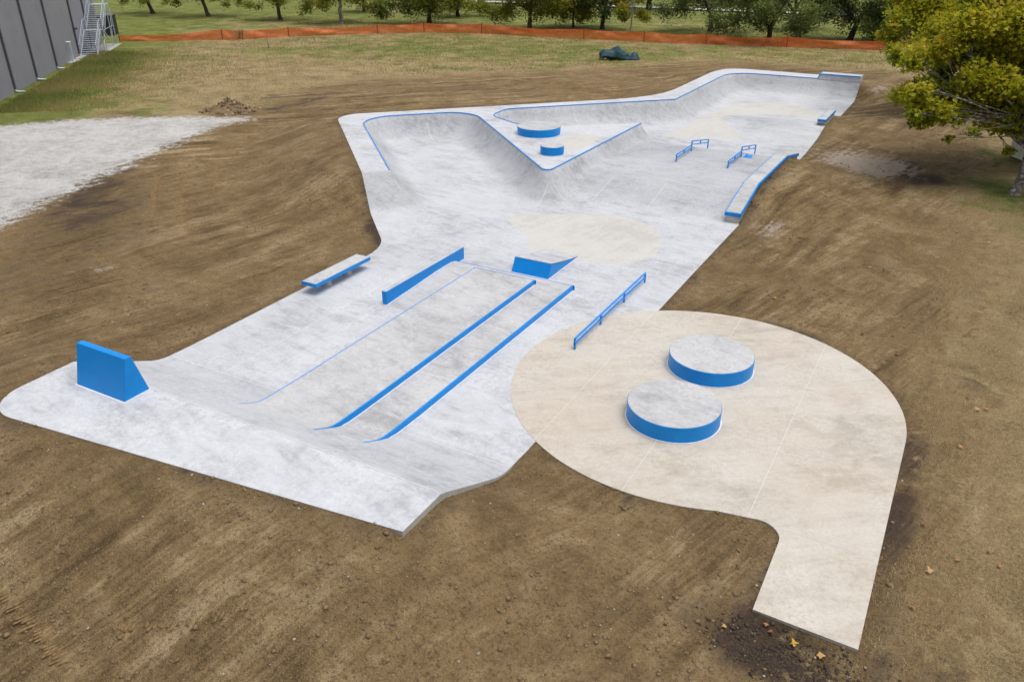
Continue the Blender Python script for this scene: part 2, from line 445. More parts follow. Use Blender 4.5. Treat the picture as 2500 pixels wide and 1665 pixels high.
def build_slab():
    st = .22
    polys = [resample(OUTLINE, st, True)]
    lines = [resample(WALL[:1] + list(map(tuple, resample(WALL, st))), st)]
    lines = [resample(WALL, st)]
    loops = [resample(TAN_SPOT, .2, True), resample(TAN_FAR, .25, True), resample(TAN_TRI, .25, True)]
    xs = np.arange(-34, -7, st); ys = np.arange(8.2, 70, st)
    gx, gy = np.meshgrid(xs, ys); gx = gx + (np.arange(len(ys)) % 2)[:, None] * st * .5
    P = np.stack([gx.ravel(), gy.ravel()], 1)
    P = P[inside(P, polys[0])]
    keep = dist(P, OUTLINE, True) > .1
    keep &= dist(P, WALL_R) > .09
    for l in loops: keep &= dist(P, l[::2], True) > .07
    P = P[keep]
    # extra rows at the crease lines
    ex = []
    for yy in (10.86, 34.1, 36.8, 44.4, 46.6):
        xx = np.arange(-19.2 if yy < 12 else -16.4, -7.7, .2); ex.append(np.stack([xx, np.full_like(xx, yy)], 1))
    ex = np.vstack(ex); ex = ex[(dist(ex, WALL_R) > .09) & (dist(ex, OUTLINE, True) > .06)]
    P = np.vstack([P, ex])
    verts = [Vector(p) for p in P]; edges = []
    def chain(pts, closed):
        b = len(verts); verts.extend(Vector(p) for p in pts); k = len(pts)
        edges.extend((b + i, b + i + 1) for i in range(k - 1))
        if closed: edges.append((b + k - 1, b))
    chain(polys[0], True)
    for l in lines: chain(l, False)
    for l in loops: chain(l, True)
    V, E, F, *_ = delaunay_2d_cdt(verts, edges, [], 0, 1e-5, False)
    V = np.array([tuple(v) for v in V]); F = np.array([tuple(f) for f in F])
    cen = V[F].mean(1); ok = inside(cen, polys[0]); F = F[ok]; cen = cen[ok]
    Z = slab_z(V)
    on = dist(V, WALL_R) < .012
    Z[on & (dist(V, [C_LEFT_EXT, C1[0]]) > .02)] = HD
    mi = np.zeros(len(F), int)
    fz = slab_z(cen)
    mi[inside(cen, TAN_SPOT)] = 1; mi[inside(cen, TAN_FAR) & (fz < .3)] = 1; mi[inside(cen, TAN_TRI)] = 1
    V3 = np.column_stack([V, Z])
    # orientation
    a, b, c = V[F[:, 0]], V[F[:, 1]], V[F[:, 2]]
    neg = ((b - a)[:, 0] * (c - a)[:, 1] - (b - a)[:, 1] * (c - a)[:, 0]) < 0
    F[neg] = F[neg][:, ::-1]
    V3 = [tuple(v) for v in V3]; F = [tuple(f) for f in F]; mi = list(mi)
    ring = polys[0]; rz = slab_z(ring); b = len(V3); k = len(ring)
    area = sum(ring[i - 1][0] * ring[i][1] - ring[i][0] * ring[i - 1][1] for i in range(k))
    for (x, y), z in zip(ring, rz): V3.append((x, y, z)); V3.append((x, y, z - .45))
    for i in range(k):
        j = (i + 1) % k; f = (b + 2 * i, b + 2 * i + 1, b + 2 * j + 1, b + 2 * j)
        F.append(f if area > 0 else f[::-1]); mi.append(2)
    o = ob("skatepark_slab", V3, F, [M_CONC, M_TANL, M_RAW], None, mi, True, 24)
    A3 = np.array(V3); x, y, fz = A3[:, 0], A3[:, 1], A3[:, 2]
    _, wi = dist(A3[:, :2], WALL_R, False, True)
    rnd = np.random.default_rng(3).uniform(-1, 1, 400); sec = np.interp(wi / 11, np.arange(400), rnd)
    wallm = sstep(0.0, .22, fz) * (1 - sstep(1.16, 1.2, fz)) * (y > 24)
    pr = np.where(y < 10.9, .05, np.where(y < 13.74, -.07, 0.0))  # near deck toned lighter, near bank darker
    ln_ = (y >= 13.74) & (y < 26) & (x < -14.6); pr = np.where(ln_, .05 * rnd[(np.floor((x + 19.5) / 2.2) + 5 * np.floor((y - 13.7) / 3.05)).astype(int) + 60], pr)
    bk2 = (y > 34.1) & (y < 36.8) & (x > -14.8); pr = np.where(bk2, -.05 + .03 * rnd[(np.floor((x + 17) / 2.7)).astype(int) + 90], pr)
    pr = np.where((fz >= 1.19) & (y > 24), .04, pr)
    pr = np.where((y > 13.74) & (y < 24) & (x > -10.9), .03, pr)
    pr = pr * (1 - wallm) + wallm * (-.17 + .06 * sec)  # walls between floor and coping toned darker, varying along their length
    at = o.data.attributes.new("tone_shift", 'FLOAT', 'POINT'); at.data.foreach_set("value", pr.astype(np.float32))
    tag(o, "pale grey concrete skatepark surface with banks and bowls", kind="structure")
    return o
slab = build_slab()

# flat strip that follows the slab
def strip(name, pts, w, mat, parent, zoff=.004, zf=None, step=.3):
    pts = resample(pts, step); n = len(pts); V = []; F = []
    zz = slab_z(pts) if zf is None else np.array([zf(p) for p in pts])
    for i, p in enumerate(pts):
        d = pts[min(i + 1, n - 1)] - pts[max(i - 1, 0)]; d = d / (np.hypot(*d) + 1e-9); nrm = np.array([-d[1], d[0]]) * w / 2
        V += [(*(p - nrm), zz[i] + zoff), (*(p + nrm), zz[i] + zoff)]
    for i in range(n - 1): F.append((2 * i, 2 * i + 2, 2 * i + 3, 2 * i + 1))
    return ob(name, V, F, mat, parent)

def tube_line(name, pts, r, mat, parent, z):
    V = MB().tube([(p[0], p[1], z) for p in pts], r, 8); return V.build(name, mat, parent, True, 40)
tube_line("coping", resample(C1, .25), .032, M_BSTEEL, slab, HD + .012)["label"] = "blue steel coping round the hip bowl"
tube_line("coping", resample(C2, .25), .030, M_BSTEEL, slab, HD + .012)["label"] = "blue steel coping of the far bowl"
# raised extension of the far quarter
m = MB()
poly = [(-10.70, 67.36), (-7.60, 67.36), (-7.60, 68.70), (-10.70, 68.70)]
m.add([(-10.70, 67.37, HD - .04), (-7.61, 67.37, HD - .04), (-7.61, 68.70, .3), (-10.70, 68.70, .3), (-10.55, 67.47, 1.54), (-7.61, 67.47, 1.54), (-7.61, 68.70, 1.54), (-10.55, 68.70, 1.54)],
      [(4, 5, 6, 7), (0, 1, 5, 4), (1, 2, 6, 5), (2, 3, 7, 6), (3, 0, 4, 7)])
m.build("raised_extension", M_CONC, slab)
MB().tube([(-10.68, 67.40, HD + .02), (-10.56, 67.46, 1.55), (-7.63, 67.46, 1.55)], .04, 8).tube([(-10.56, 67.46, 1.55), (-10.56, 68.66, 1.55)], .035, 8).build("coping", M_BSTEEL, slab, True, 40)["label"] = "blue coping on the raised extension"
# joints
for ln in ([(-19.2, 13.72), (-14.7, 13.72)], [(-10.8, 13.74), (-7.8, 13.74)], [(-19.1, 10.87), (-7.75, 10.87)], [(-17.1, 13.8), (-17.1, 26.5)], [(-19.2, 17.0), (-16.2, 17.0)], [(-19.2, 19.75), (-16.1, 19.75)], [(-16.0, 14.2), (-16.0, 19.7)],
           [(-23.6, 30.4), (-19.6, 34.4)], [(-22.2, 27.9), (-20.2, 29.9)], [(-29.2, 41.8), (-26.3, 39.0)], [(-18.6, 35.4), (-19.9, 34.1)], [(-16.7, 33.7), (-16.5, 31.9)], [(-16.6, 33.9), (-15.0, 33.0)], [(-14.6, 34.2), (-14.6, 37.0)], [(-11.9, 34.2), (-11.9, 36.8)],
           [(-16.6, 36.9), (-8.5, 36.9)], [(-22.6, 48.9), (-21.3, 47.6)], [(-20.2, 51.2), (-18.9, 49.9)], [(-31.6, 39.6), (-33.0, 38.6)], [(-26.8, 33.6), (-27.8, 32.6)], [(-24.35, 29.35), (-23.45, 30.25)], [(-14.4, 55.0), (-11.7, 50.6)], [(-14.35, 56.3), (-10.6, 58.7)]):
    strip("joint", ln, .022, M_JOINT, slab)
# painted emblem: a range of peaks on the upper flat
em = [(-10.0, 43.36), (-10.03, 44.5), (-9.93, 44.1), (-9.86, 44.28), (-9.82, 43.86), (-9.76, 44.38), (-9.70, 44.0), (-9.63, 44.16), (-9.56, 43.42)]
ob("painted_emblem", [(x, y, .556) for x, y in em], [tuple(range(len(em)))[::-1]], M_BLUE, slab)["label"] = "small blue painted mountain emblem"

# ------------------------------------------------------------------ tan entry pad with path
CX, CY, CR = -4.82, 19.45, 5.25
a0, a1 = math.atan2(14.42 - CY, -2.9 - CX), R_(0)
pad_poly = [(.43, 19.45)]
for k in range(1, 90):
    a = 0 + (2 * math.pi + a0) * k / 89
    pad_poly.append((CX + CR * math.cos(a), CY + CR * math.sin(a)))
pad_poly += fillet([(-2.9, 14.42), (-1.50, 14.92), (-1.50, 12.04)], [0, .55, 0], 8)[1:] + [(.38, 11.99)]
pad = MB().prism(pad_poly, -.42, .008, 1, 0).build("entry_pad", [M_TAN, M_TANS])
tag(pad, "round tan concrete pad with a short path", kind="structure")
zpad = lambda p: .008
M_JOINT2 = simple("pale_pad_joint", (.58, .555, .52), .7, var=.08)
for ln in ([(-7.72, 15.0), (-7.72, 23.75)], [(-5.02, 14.25), (-5.02, 24.65)], [(-2.27, 14.72), (-2.27, 24.0)], [(-9.75, 17.79), (.42, 17.79)], [(-9.8, 20.95), (.2, 20.95)], [(-1.49, 14.64), (.39, 14.62)]):
    strip("joint", ln, .016, M_JOINT2, pad, .004, zpad)

# ------------------------------------------------------------------ painted features
def angle_edge(name, path, out, parent, flange=.05, mat=None):
    """path of (x,y,ztop,zbot); a painted steel angle: outer face plus top flange"""
    V = []; F = []; ox, oy = out
    for x, y, zt, zb in path:
        V += [(x + ox * .006, y + oy * .006, zb), (x + ox * .006, y + oy * .006, zt + .005), (x - ox * flange, y - oy * flange, zt + .005), (x - ox * flange, y - oy * flange, zt - .02)]
    n = len(path)
    for i in range(n - 1):
        for k in range(3): F.append((4 * i + k, 4 * i + 4 + k, 4 * i + 5 + k, 4 * i + 1 + k))
    F.append((0, 1, 2, 3)); b = 4 * (n - 1); F.append((b + 3, b + 2, b + 1, b))
    return ob(name, V, F, mat or M_BLUE, parent)

pad1 = empty("manual_pad", (-13.3, 18, 0)); tag(pad1, "long two-tier grey manual pad with blue edges", "manual pad")
inv = Matrix.Translation((13.3, -18, 0))
def under(o, p):                                   # keep world coordinates under a shifted parent
    o.parent = p; o.matrix_parent_inverse = p.matrix_basis.inverted(); return o
LO, UP = .165, .315
def lane(name, x0, x1, ya, yb, lv, parent, zb=-.05):
    ys = np.concatenate([np.arange(ya, 14.6, .1), np.arange(14.6, yb, .5), [yb]])
    zt = [float(lane_bank(np.array(v), lv)) if v < 14.5 else lv for v in ys]
    V = []; F = []
    for y, z in zip(ys, zt): V += [(x0, y, zb), (x0, y, z), (x1, y, z), (x1, y, zb)]
    n = len(ys)
    for i in range(n - 1):
        for k in range(3): F.append((4 * i + k, 4 * i + k + 1, 4 * i + k + 5, 4 * i + k + 4))
    F.append((3, 2, 1, 0)); b = 4 * (n - 1); F.append((b, b + 1, b + 2, b + 3))
    return ob(name, V, F, M_DECK, None, None, True, 30), ys, zt
lt, ys_l, zt_l = lane("lower_tier", -12.13, -10.88, 12.35, 24.1, LO, None); under(lt, pad1)
ut, ys_u, zt_u = lane("upper_tier", -14.62, -12.13, 12.05, 23.56, UP, None); under(ut, pad1)
m = MB()
V = []; prof = [(19.8, -.05), (19.8, .002), (23.0, LO), (24.1, LO), (24.1, -.05)]
for x in (-15.86, -12.132): V += [(x, y, z) for y, z in prof]
m.add(V, [(0, 1, 2, 3, 4), (9, 8, 7, 6, 5), (1, 6, 7, 2), (2, 7, 8, 3), (3, 8, 9, 4), (0, 5, 6, 1)])
under(m.build("side_ramp", M_DECK), pad1)
def edge_path(x, ys, zt, low):
    return [(x, y, z, min(low(y), z)) for y, z in zip(ys, zt)]
zl = lambda y: float(lane_bank(np.array(y), LO)) if y < 14.5 else LO
sl = lambda y: float(near_bank(np.array(y))) - .01
under(angle_edge("steel_edge", edge_path(-10.88, ys_l, zt_l, sl), (1, 0), None), pad1)
under(angle_edge("steel_edge", edge_path(-12.13, ys_u, zt_u, lambda y: zl(y) - .01), (1, 0), None), pad1)
under(angle_edge("steel_edge", edge_path(-14.62, ys_u, zt_u, sl)[::-1], (-1, 0), None, .022, M_BSTEEL), pad1)
under(angle_edge("steel_edge", [(-10.83, 24.1, LO, -.02), (-15.85, 24.1, LO, -.02)], (0, 1), None, .018), pad1)
under(angle_edge("steel_edge", [(-12.085, 23.56, UP, LO), (-14.66, 23.56, UP, LO)], (0, 1), None, .018), pad1)
for pts, zf in (([(-10.855, 13.3), (-10.855, 24.13)], None), ([(-12.105, 13.0), (-12.105, 23.58)], lambda p: zl(p[1]))):
    under(strip("caulk_line", pts, .03, M_WHITE, None, .004, zf), pad1)
for yy in (16.35, 19.85):
    under(strip("joint", [(-14.55, yy), (-12.2, yy)], .02, M_JOINT, None, .004, lambda p: UP), pad1)
    under(strip("joint", [(-12.08, yy), (-10.95, yy)], .02, M_JOINT, None, .004, lambda p: LO), pad1)

# flat ledge wall beside the pad
lw = empty("flat_ledge", (-15.96, 22.3, 0)); tag(lw, "narrow blue flat-top ledge wall left of the two-tier pad", "ledge")
under(MB().box(-16.05, -15.87, 19.86, 24.8, -.1, .47).build("wall_body", M_BLUE), lw)
under(MB().box(-16.03, -15.895, 19.9, 24.77, .465, .478).build("top_strip", M_DECK), lw)
m = MB()
for a, b in (((-15.855, 19.84), (-15.855, 24.8)), ((-16.065, 19.84), (-15.855, 19.84))):
    under(strip("caulk_line", [a, b], .03, M_WHITE, None, .004, lambda p: (max(0, min(LO, LO * (p[1] - 19.8) / 3.2)) if p[1] < 24.11 else 0) + .002), lw)

# kicker ramp
kk = empty("kicker_ramp", (-12.86, 25.8, 0)); tag(kk, "blue-sided kicker ramp with grey curved top beyond the two-tier pad", "ramp")
px0, px1 = -13.62, -12.10
prof = [(24.53, 0), (24.80, .50)] + [(24.80 + t * 2.42, .50 * (1 - t) ** 1.22 + .004) for t in np.linspace(.1, 1, 12)]
V = []; n = len(prof)
for x in (px0, px1): V += [(x, y, z) for y, z in prof]
V += [(px0, 24.53, -.06), (px0, 27.22, -.06), (px1, 24.53, -.06), (px1, 27.22, -.06)]
F = [(0, n, n + 1, 1)]
F.append(tuple([2 * n] + list(range(0, n)) + [2 * n + 1])); F.append(tuple([2 * n + 3] + list(range(2 * n - 1, n - 1, -1)) + [2 * n + 2]))
under(ob("ramp_body", V, F, M_BLUE), kk)
V = []; F = []
for y, z in prof[1:]: V += [(px0 + .03, y + .02, z + .006), (px1 - .012, y + .02, z + .006)]
for i in range(n - 2): F.append((2 * i, 2 * i + 1, 2 * i + 3, 2 * i + 2))
under(ob("ramp_surface", V, F, M_CONC, None, None, True), kk)
V = []; F = []
for y, z in prof[1:]: V += [(px0 - .002, y, z + .004), (px0 + .03, y, z + .010)]
for i in range(n - 2): F.append((2 * i, 2 * i + 1, 2 * i + 3, 2 * i + 2))
under(ob("steel_edge", V, F, M_BSTEEL), kk)
for pts in ([(px0, 24.51), (px1 + .02, 24.51), (px1 + .02, 27.2)],):
    under(strip("caulk_line", pts, .03, M_WHITE, None, .004, lambda p: 0.002), kk)

# rails
def rail(name, label, x, posts, bars, spacers):
    r = empty(name, (x, posts[0][0], 0)); tag(r, label, "grind rail")
    for y, z0, z1 in posts: under(MB().bar((x, y, z0 - .03), (x, y, z1), .06).build("post", M_BSTEEL), r)
    for (ya, za), (yb, zb) in bars: under(MB().bar((x, ya - .03, za), (x, yb + .03, zb), .055, .05).build("bar", M_BSTEEL), r)
    for y, z0, z1 in spacers: under(MB().bar((x, y, z0), (x, y, z1), .055).build("spacer", M_BSTEEL), r)
    return r
rail("flat_rail", "long straight blue flat rail at the edge of the tan pad", -8.905,
     [(20.0, 0, .36), (21.97, 0, .36), (23.97, 0, .36), (25.96, 0, .36)], [((20.0, .37), (25.96, .37)), ((20.0, .20), (25.96, .20))], [])
for x, lb in ((-12.83, "blue kinked rail nearer the triangular hip deck"), (-10.1, "blue kinked rail with a painted emblem beside it")):
    b0 = .55
    rail("kinked_rail", lb, x, [(40.85, b0, b0 + .36), (43.4, b0, 1.10), (46.6, 0.0, .53)],
         [((40.85, b0 + .36), (43.4, b0 + .34)), ((40.85, b0 + .20), (43.4, b0 + .18)), ((43.4, 1.10), (46.6, .53)), ((43.4, .92), (46.6, .36))],
         [(42.1, b0 + .2, b0 + .35), (45.0, .65, .82)])["group"] = "pair of kinked rails on the upper flat"

# round blocks
def disc(label, x, y, z, r, h, group):
    d = empty("round_block", (x, y, z)); tag(d, label, "round block", group)
    n = 96; ring = [(math.cos(2 * math.pi * k / n), math.sin(2 * math.pi * k / n)) for k in range(n)]
    V = []; F = []
    for rr, zz in ((r, -.04), (r, h - .012), (r - .012, h)): V += [(c * rr, s * rr, zz) for c, s in ring]
    for a in (0, 1):
        for k in range(n): F.append((a * n + k, a * n + (k + 1) % n, (a + 1) * n + (k + 1) % n, (a + 1) * n + k))
    ob("side_band", V, F, M_BLUE, d, None, True, 35)
    V = [(c * (r - .012), s * (r - .012), h - .1) for c, s in ring] + [(c * (r - .014), s * (r - .014), h + .003) for c, s in ring]
    F = [(k, (k + 1) % n, n + (k + 1) % n, n + k) for k in range(n)] + [tuple(range(n, 2 * n))]
    ob("top_slab", V, F, M_DECK, d)
    V = [(c * (r + .004), s * (r + .004), .006) for c, s in ring] + [(c * (r + .035), s * (r + .035), .006) for c, s in ring]
    ob("caulk_line", V, [(k, n + k, n + (k + 1) % n, (k + 1) % n) for k in range(n)], M_WHITE, d)
    return d
disc("large round blue-sided block on the tan pad, nearer the camera", -5.03, 17.77, .008, 1.213, .43, "round blue blocks")
disc("large round blue-sided block on the tan pad, behind the nearer one", -4.98, 20.93, .008, 1.213, .43, "round blue blocks")
disc("large round blue block on the triangular hip deck", -20.80, 40.62, HD, 1.21, .42, "round blue blocks")
disc("small round blue block near the tip of the hip deck", -18.12, 36.90, HD, .605, .42, "round blue blocks")

# wedge wall on the near deck
wd = empty("wedge_wall", (-17.2, 10.5, HD)); tag(wd, "tall blue wedge-shaped wall on the near deck", "wall block")
V = [(-18.12, 10.11, 1.17), (-16.32, 10.11, 1.17), (-16.32, 10.85, 1.17), (-18.12, 10.85, 1.17), (-18.12, 10.38, 2.25), (-16.32, 10.38, 2.25), (-16.32, 10.55, 2.25), (-18.12, 10.55, 2.25)]
wb_ = ob("wall_body", V, [(3, 2, 1, 0), (0, 1, 5, 4), (1, 2, 6, 5), (2, 3, 7, 6), (3, 0, 4, 7), (4, 5, 6, 7)], M_BLUE)
under(wb_, wd)
bv = wb_.modifiers.new("bevel", 'BEVEL'); bv.width = .012; bv.segments = 2
under(strip("caulk_line", [(-18.14, 10.09), (-16.30, 10.09), (-16.30, 10.85)], .04, M_WHITE, None, .005, lambda p: HD), wd)

# slab bench
bn = empty("bench", (-18.75, 20.8, 0)); tag(bn, "low concrete slab bench with blue edge at the left kerb", "bench")
under(MB().box(-19.10, -18.44, 19.27, 22.3, .315, .435).build("seat_band", M_BLUE), bn)
under(MB().box(-19.075, -18.465, 19.295, 22.275, .43, .445).build("seat_top", M_DECK), bn)
for yy in (20.22, 21.35):
    n = 20; ring = [(-18.80 + .17 * math.cos(2 * math.pi * k / n), yy + .17 * math.sin(2 * math.pi * k / n)) for k in range(n)]
    under(MB().prism(ring, -.04, .318).build("leg", M_RAW, None, True, 40), bn)

# long up-flat-down ledge on the right edge, and the short ledge
ll = empty("long_ledge", (-7.96, 40, 0)); tag(ll, "long kinked concrete ledge with blue cap along the right edge", "ledge")
lp = [(34.06, .45), (36.85, 1.09), (42.75, 1.06), (46.05, .48)]
def ledge_body(x0, x1, prof, top, bot):
    V = []; n = len(prof)
    for x in (x0, x1):
        V += [(x, y, z + top) for y, z in prof]
        V += [(x, y, (z + bot) if bot < 0 and bot > -1 else bot) for y, z in prof]
    F = []
    for i in range(n - 1):
        F += [(i, 2 * n + i, 2 * n + i + 1, i + 1), (n + i, n + i + 1, 3 * n + i + 1, 3 * n + i), (i, i + 1, n + i + 1, n + i), (2 * n + i + 1, 2 * n + i, 3 * n + i, 3 * n + i + 1)]
    F += [(0, n, 3 * n, 2 * n), (n - 1, 3 * n - 1, 4 * n - 1, 2 * n - 1)]
    return V, F
V, F = ledge_body(-8.24, -7.67, [(y + (.04 if i == 0 else (-.04 if i == 3 else 0)), z) for i, (y, z) in enumerate(lp)], -.14, -1.0)
V = [(x, y, z if z > -.9 else -.3) for x, y, z in V]
under(ob("base", V, F, M_RAW), ll)
V, F = ledge_body(-8.32, -7.60, lp, 0, -.15)
under(ob("cap_band", V, F, M_BLUE), ll)
V, F = ledge_body(-8.275, -7.655, [(y + (.05 if i == 0 else (-.03 if i == 3 else 0)), z + (.012 if i == 0 else (.006 if i == 3 else 0))) for i, (y, z) in enumerate(lp)], .008, -.02)
under(ob("cap_top", V, F, M_DECK), ll)
sl_ = empty("short_ledge", (-8.2, 58, 0)); tag(sl_, "short concrete ledge with blue cap at the far right edge", "ledge")
V = [(-8.56, 56.35, -.05), (-7.98, 56.35, -.05), (-7.98, 59.7, -.05), (-8.45, 59.7, -.05), (-8.42, 56.15, .30), (-7.97, 56.15, .30), (-7.97, 59.7, .30), (-8.42, 59.7, .30)]
under(ob("base", V, [(3, 2, 1, 0), (0, 1, 5, 4), (1, 2, 6, 5), (2, 3, 7, 6), (3, 0, 4, 7)], M_RAW), sl_)
under(MB().box(-8.46, -7.93, 56.05, 59.72, .28, .42).build("cap_band", M_BLUE), sl_)
under(MB().box(-8.425, -7.965, 56.1, 59.69, .41, .428).build("cap_top", M_DECK), sl_)
# ------------------------------------------------------------------ ground
DIRT = [(-35.0, 18.15), (-35.88, 21.61), (-39.33, 27.6), (-41.88, 33.04), (-43.51, 39.19), (-44.43, 43.18), (-46.68, 45.9), (-47.11, 50.92), (-45.39, 56.67), (-41.41, 60.1), (-37.89, 64.61), (-32.12, 69.41), (-27.97, 73.94), (-24.11, 80.24), (-18.79, 82.57), (-12.86, 81.19), (-7.88, 83.4), (-4.82, 79.89), (-1.78, 67.17), (1.15, 55.93), (1.67, 51.31), (0.4, 48.21), (-0.11, 43.68), (0.75, 40.52), (1.64, 37.87), (0.92, 33.72), (0.56, 28.4), (-0.04, 26.64), (-0.33, 24.84), (0.4, 22.96), (0.91, 20.36), (0.89, 18.34), (0.91, 16.16), (1.12, 14.58), (0.96, 13.26), (0.91, 11.74), (1.24, 10.47), (1.5, 2), (1, -10), (-34, -10), (-36, 6)]
GRAVEL = [(-54.8, 30.32), (-52.7, 33.21), (-49.79, 35.71), (-47.33, 37.69), (-43.91, 39.58), (-42.3, 39.86), (-42.33, 36.67), (-41.4, 32.94), (-40.41, 30.07), (-39.33, 27.6), (-38.88, 25.53), (-37.33, 23.04), (-36.21, 20.03), (-35.63, 18.54), (-36, 12), (-40, 8), (-60, 10), (-66, 22)]
def edge_z(P):
    z = slab_z(P)
    for i, (x, y) in enumerate(P):
        if x > -7.9 and 34.2 < y < 46.2: z[i] = max(z[i], .88 * float(lin(34.0, 37.2, y) * (1 - lin(43.2, 46.0, y))))
        if x > -8.1 and y > 62: z[i] *= .72
        if x > -7.9 and y < 13.8: z[i] = z[i] * .93 - .05
    return z
PADP = np.array(pad_poly)
RD = resample(OUTLINE, .3, True); RDZ = edge_z(RD)
rl = resample(OUTLINE, .8, True); rlz = edge_z(rl)
pl_ = resample(pad_poly, .8, True)[::2]
ALLP = np.vstack([rl, pl_]); ALLZ = np.concatenate([rlz, np.zeros(len(pl_))])

def vnoise(P, scale, seed):
    r = np.random.default_rng(seed); T = r.random((64, 64)); q = P * scale; i = np.floor(q).astype(int); f = q - i; f = f * f * (3 - 2 * f)
    g = lambda a, b: T[(i[:, 0] + a) % 64, (i[:, 1] + b) % 64]
    return (g(0, 0) * (1 - f[:, 0]) + g(1, 0) * f[:, 0]) * (1 - f[:, 1]) + (g(0, 1) * (1 - f[:, 0]) + g(1, 1) * f[:, 0]) * f[:, 1] - .5

def rot(P, a): return np.stack([P[:, 0] * math.cos(a) - P[:, 1] * math.sin(a), P[:, 0] * math.sin(a) + P[:, 1] * math.cos(a)], 1)
def ground_z(P):
    x, y = P[:, 0], P[:, 1]; z = np.zeros(len(P))
    near = (x > -50) & (x < 14) & (y > -6) & (y < 86); Q = P[near]
    if len(Q):
        best = np.full(len(Q), 1e9); num = np.zeros(len(Q)); den = np.zeros(len(Q))
        for p, ze in zip(ALLP, ALLZ):
            d2 = (Q[:, 0] - p[0]) ** 2 + (Q[:, 1] - p[1]) ** 2
            w = 1.0 / (d2 + .05); w = w * w; num += w * ze; den += w
        zi = num / den
        d1, i1 = dist(Q, RD, True, True); d2_, i2 = dist(Q, PADP, True, True)
        zn = np.where(d1 < d2_, np.interp(i1, np.arange(len(RD) + 1), np.append(RDZ, RDZ[0])), 0.0)
        de = np.minimum(d1, d2_); ze = zn + (zi - zn) * sstep(.3, 1.6, de)
        ins_s = inside(Q, OUTLINE); ins_p = inside(Q, pad_poly); ins = ins_s | ins_p
        fall = 1 - sstep(0.2, 6.0, de)
        g = ze * fall - .014
        rough = .10 * vnoise(Q, .45, 1) + .06 * vnoise(Q, 1.3, 2) + .035 * vnoise(Q, 3.1, 3) + .05 * vnoise(rot(Q, -1.45) * np.array([.25, 1.9]), 1.0, 4) + .05 * vnoise(rot(Q, -.8) * np.array([.3, 2.4]), 1.0, 5)
        g = g + rough * sstep(.05, 1.8, de)
        g = g - .26 * np.exp(-(((Q[:, 0] + .6) / 1.1) ** 2 + ((Q[:, 1] - 11.45) / .5) ** 2)) * (Q[:, 1] < 12.0)
        g = np.where(ins & (de > .3), -1.3, np.where(ins, np.minimum(g, ze * fall - .03), g))
        z[near] = g
    far = ~near
    z[far] = .08 * vnoise(P[far], .12, 6)
    z += .06 * vnoise(P, .2, 9) * (~near)
    return z

ax = np.unique(np.round(np.concatenate([np.arange(-900, -140, 40), np.arange(-140, -60, 2.5), np.arange(-60, -40, .6), np.arange(-40, -22, .26), np.arange(-22, 5, .18), np.arange(5, 16, .5), np.arange(16, 60, 3), np.arange(60, 901, 40)]), 3))
ay = np.unique(np.round(np.concatenate([np.arange(-500, -20, 40), np.arange(-20, 2, 1.5), np.arange(2, 32, .18), np.arange(32, 72, .26), np.arange(72, 100, .7), np.arange(100, 150, 2), np.arange(150, 1400, 40)]), 3))
gx, gy = np.meshgrid(ax, ay); GP = np.stack([gx.ravel(), gy.ravel()], 1)
gz = ground_z(GP)
def sd(P, poly):
    d = dist(P, poly, True); return np.where(inside(P, poly), d, -d)
dirt = np.clip(.5 + sd(GP, DIRT) / 5.0, 0, 1)
grav = np.clip(.5 + sd(GP, GRAVEL) / 4.0, 0, 1)
X, Y = GP[:, 0], GP[:, 1]
dirt = np.maximum(dirt, np.clip(.5 + (sd(GP, GRAVEL) + 4) / 5.0, 0, 1) * (Y < 34.5) * (X > -50))
dirt = dirt + (.10 * (1 - sstep(24, 40, Y)) + .10) * sstep(-1, 0, X) * (Y < 46)
mud = np.zeros(len(GP))
def blob(cx, cy, rx, ry, a=0.0, k=1.0):
    dx, dy = X - cx, Y - cy; u = dx * math.cos(a) + dy * math.sin(a); v = -dx * math.sin(a) + dy * math.cos(a)
    return k * np.exp(-((u / rx) ** 2 + (v / ry) ** 2))
de_all = np.minimum(dist(GP, rl, True), dist(GP, pl_, True)); out_ = ~(inside(GP, OUTLINE) | inside(GP, pad_poly))
mud += .42 * np.exp(-(de_all / .55) ** 2)
for b in ((-2.6, 47.4, 2.4, 2.6, .3, .6), (-1.2, 46.0, 1.8, 2.0, 0, .5), (-.9, 11.2, 1.5, .8, -.15, 1.1), (-33, 22, 2.5, 7, .7, .45), (-37.5, 24, 1.8, 8, .75, .55), (-43, 44.5, 3, 5, .2, .45), (-36, 57, 14, 4, .75, .35), (-12, 78, 14, 2.5, 0, .45),
          (1.5, 25, .8, 3.5, .5, .42), (2.6, 29.5, 1.4, 3, .4, .4), (.75, 17.2, .4, 3.5, 0, .35), (-20.6, 26.0, .8, 2.2, .8, .6), (-5.5, 71.5, 3, 1.5, 0, .5), (-6.6, 32.3, .6, 1.6, 0, .55), (-28, 15, 5, 4, .4, .25), (2.0, 12.0, .8, 2.0, 0, .5)):
    mud += blob(*b)
pale = np.zeros(len(GP))
for b in ((-5.0, 47.9, 2.6, 3.2, .2, 1.0), (-3.0, 46.8, 2.2, 2.0, .4, .7), (-6.2, 33.8, .8, 1.2, 0, .7), (-10.0, 3.8, 1.2, .5, .3, .6), (-27.2, 17.4, 1.4, .4, .9, .6), (-24.5, 69, 2.5, .35, .75, .6), (-6.4, 68.3, 1.0, 1.2, 0, .8), (-3.2, 63, 1.8, 6, 0, .35), (-12.6, 8.0, .35, 1.5, .4, .25)):
    pale += blob(*b)
green = np.full(len(GP), .26)
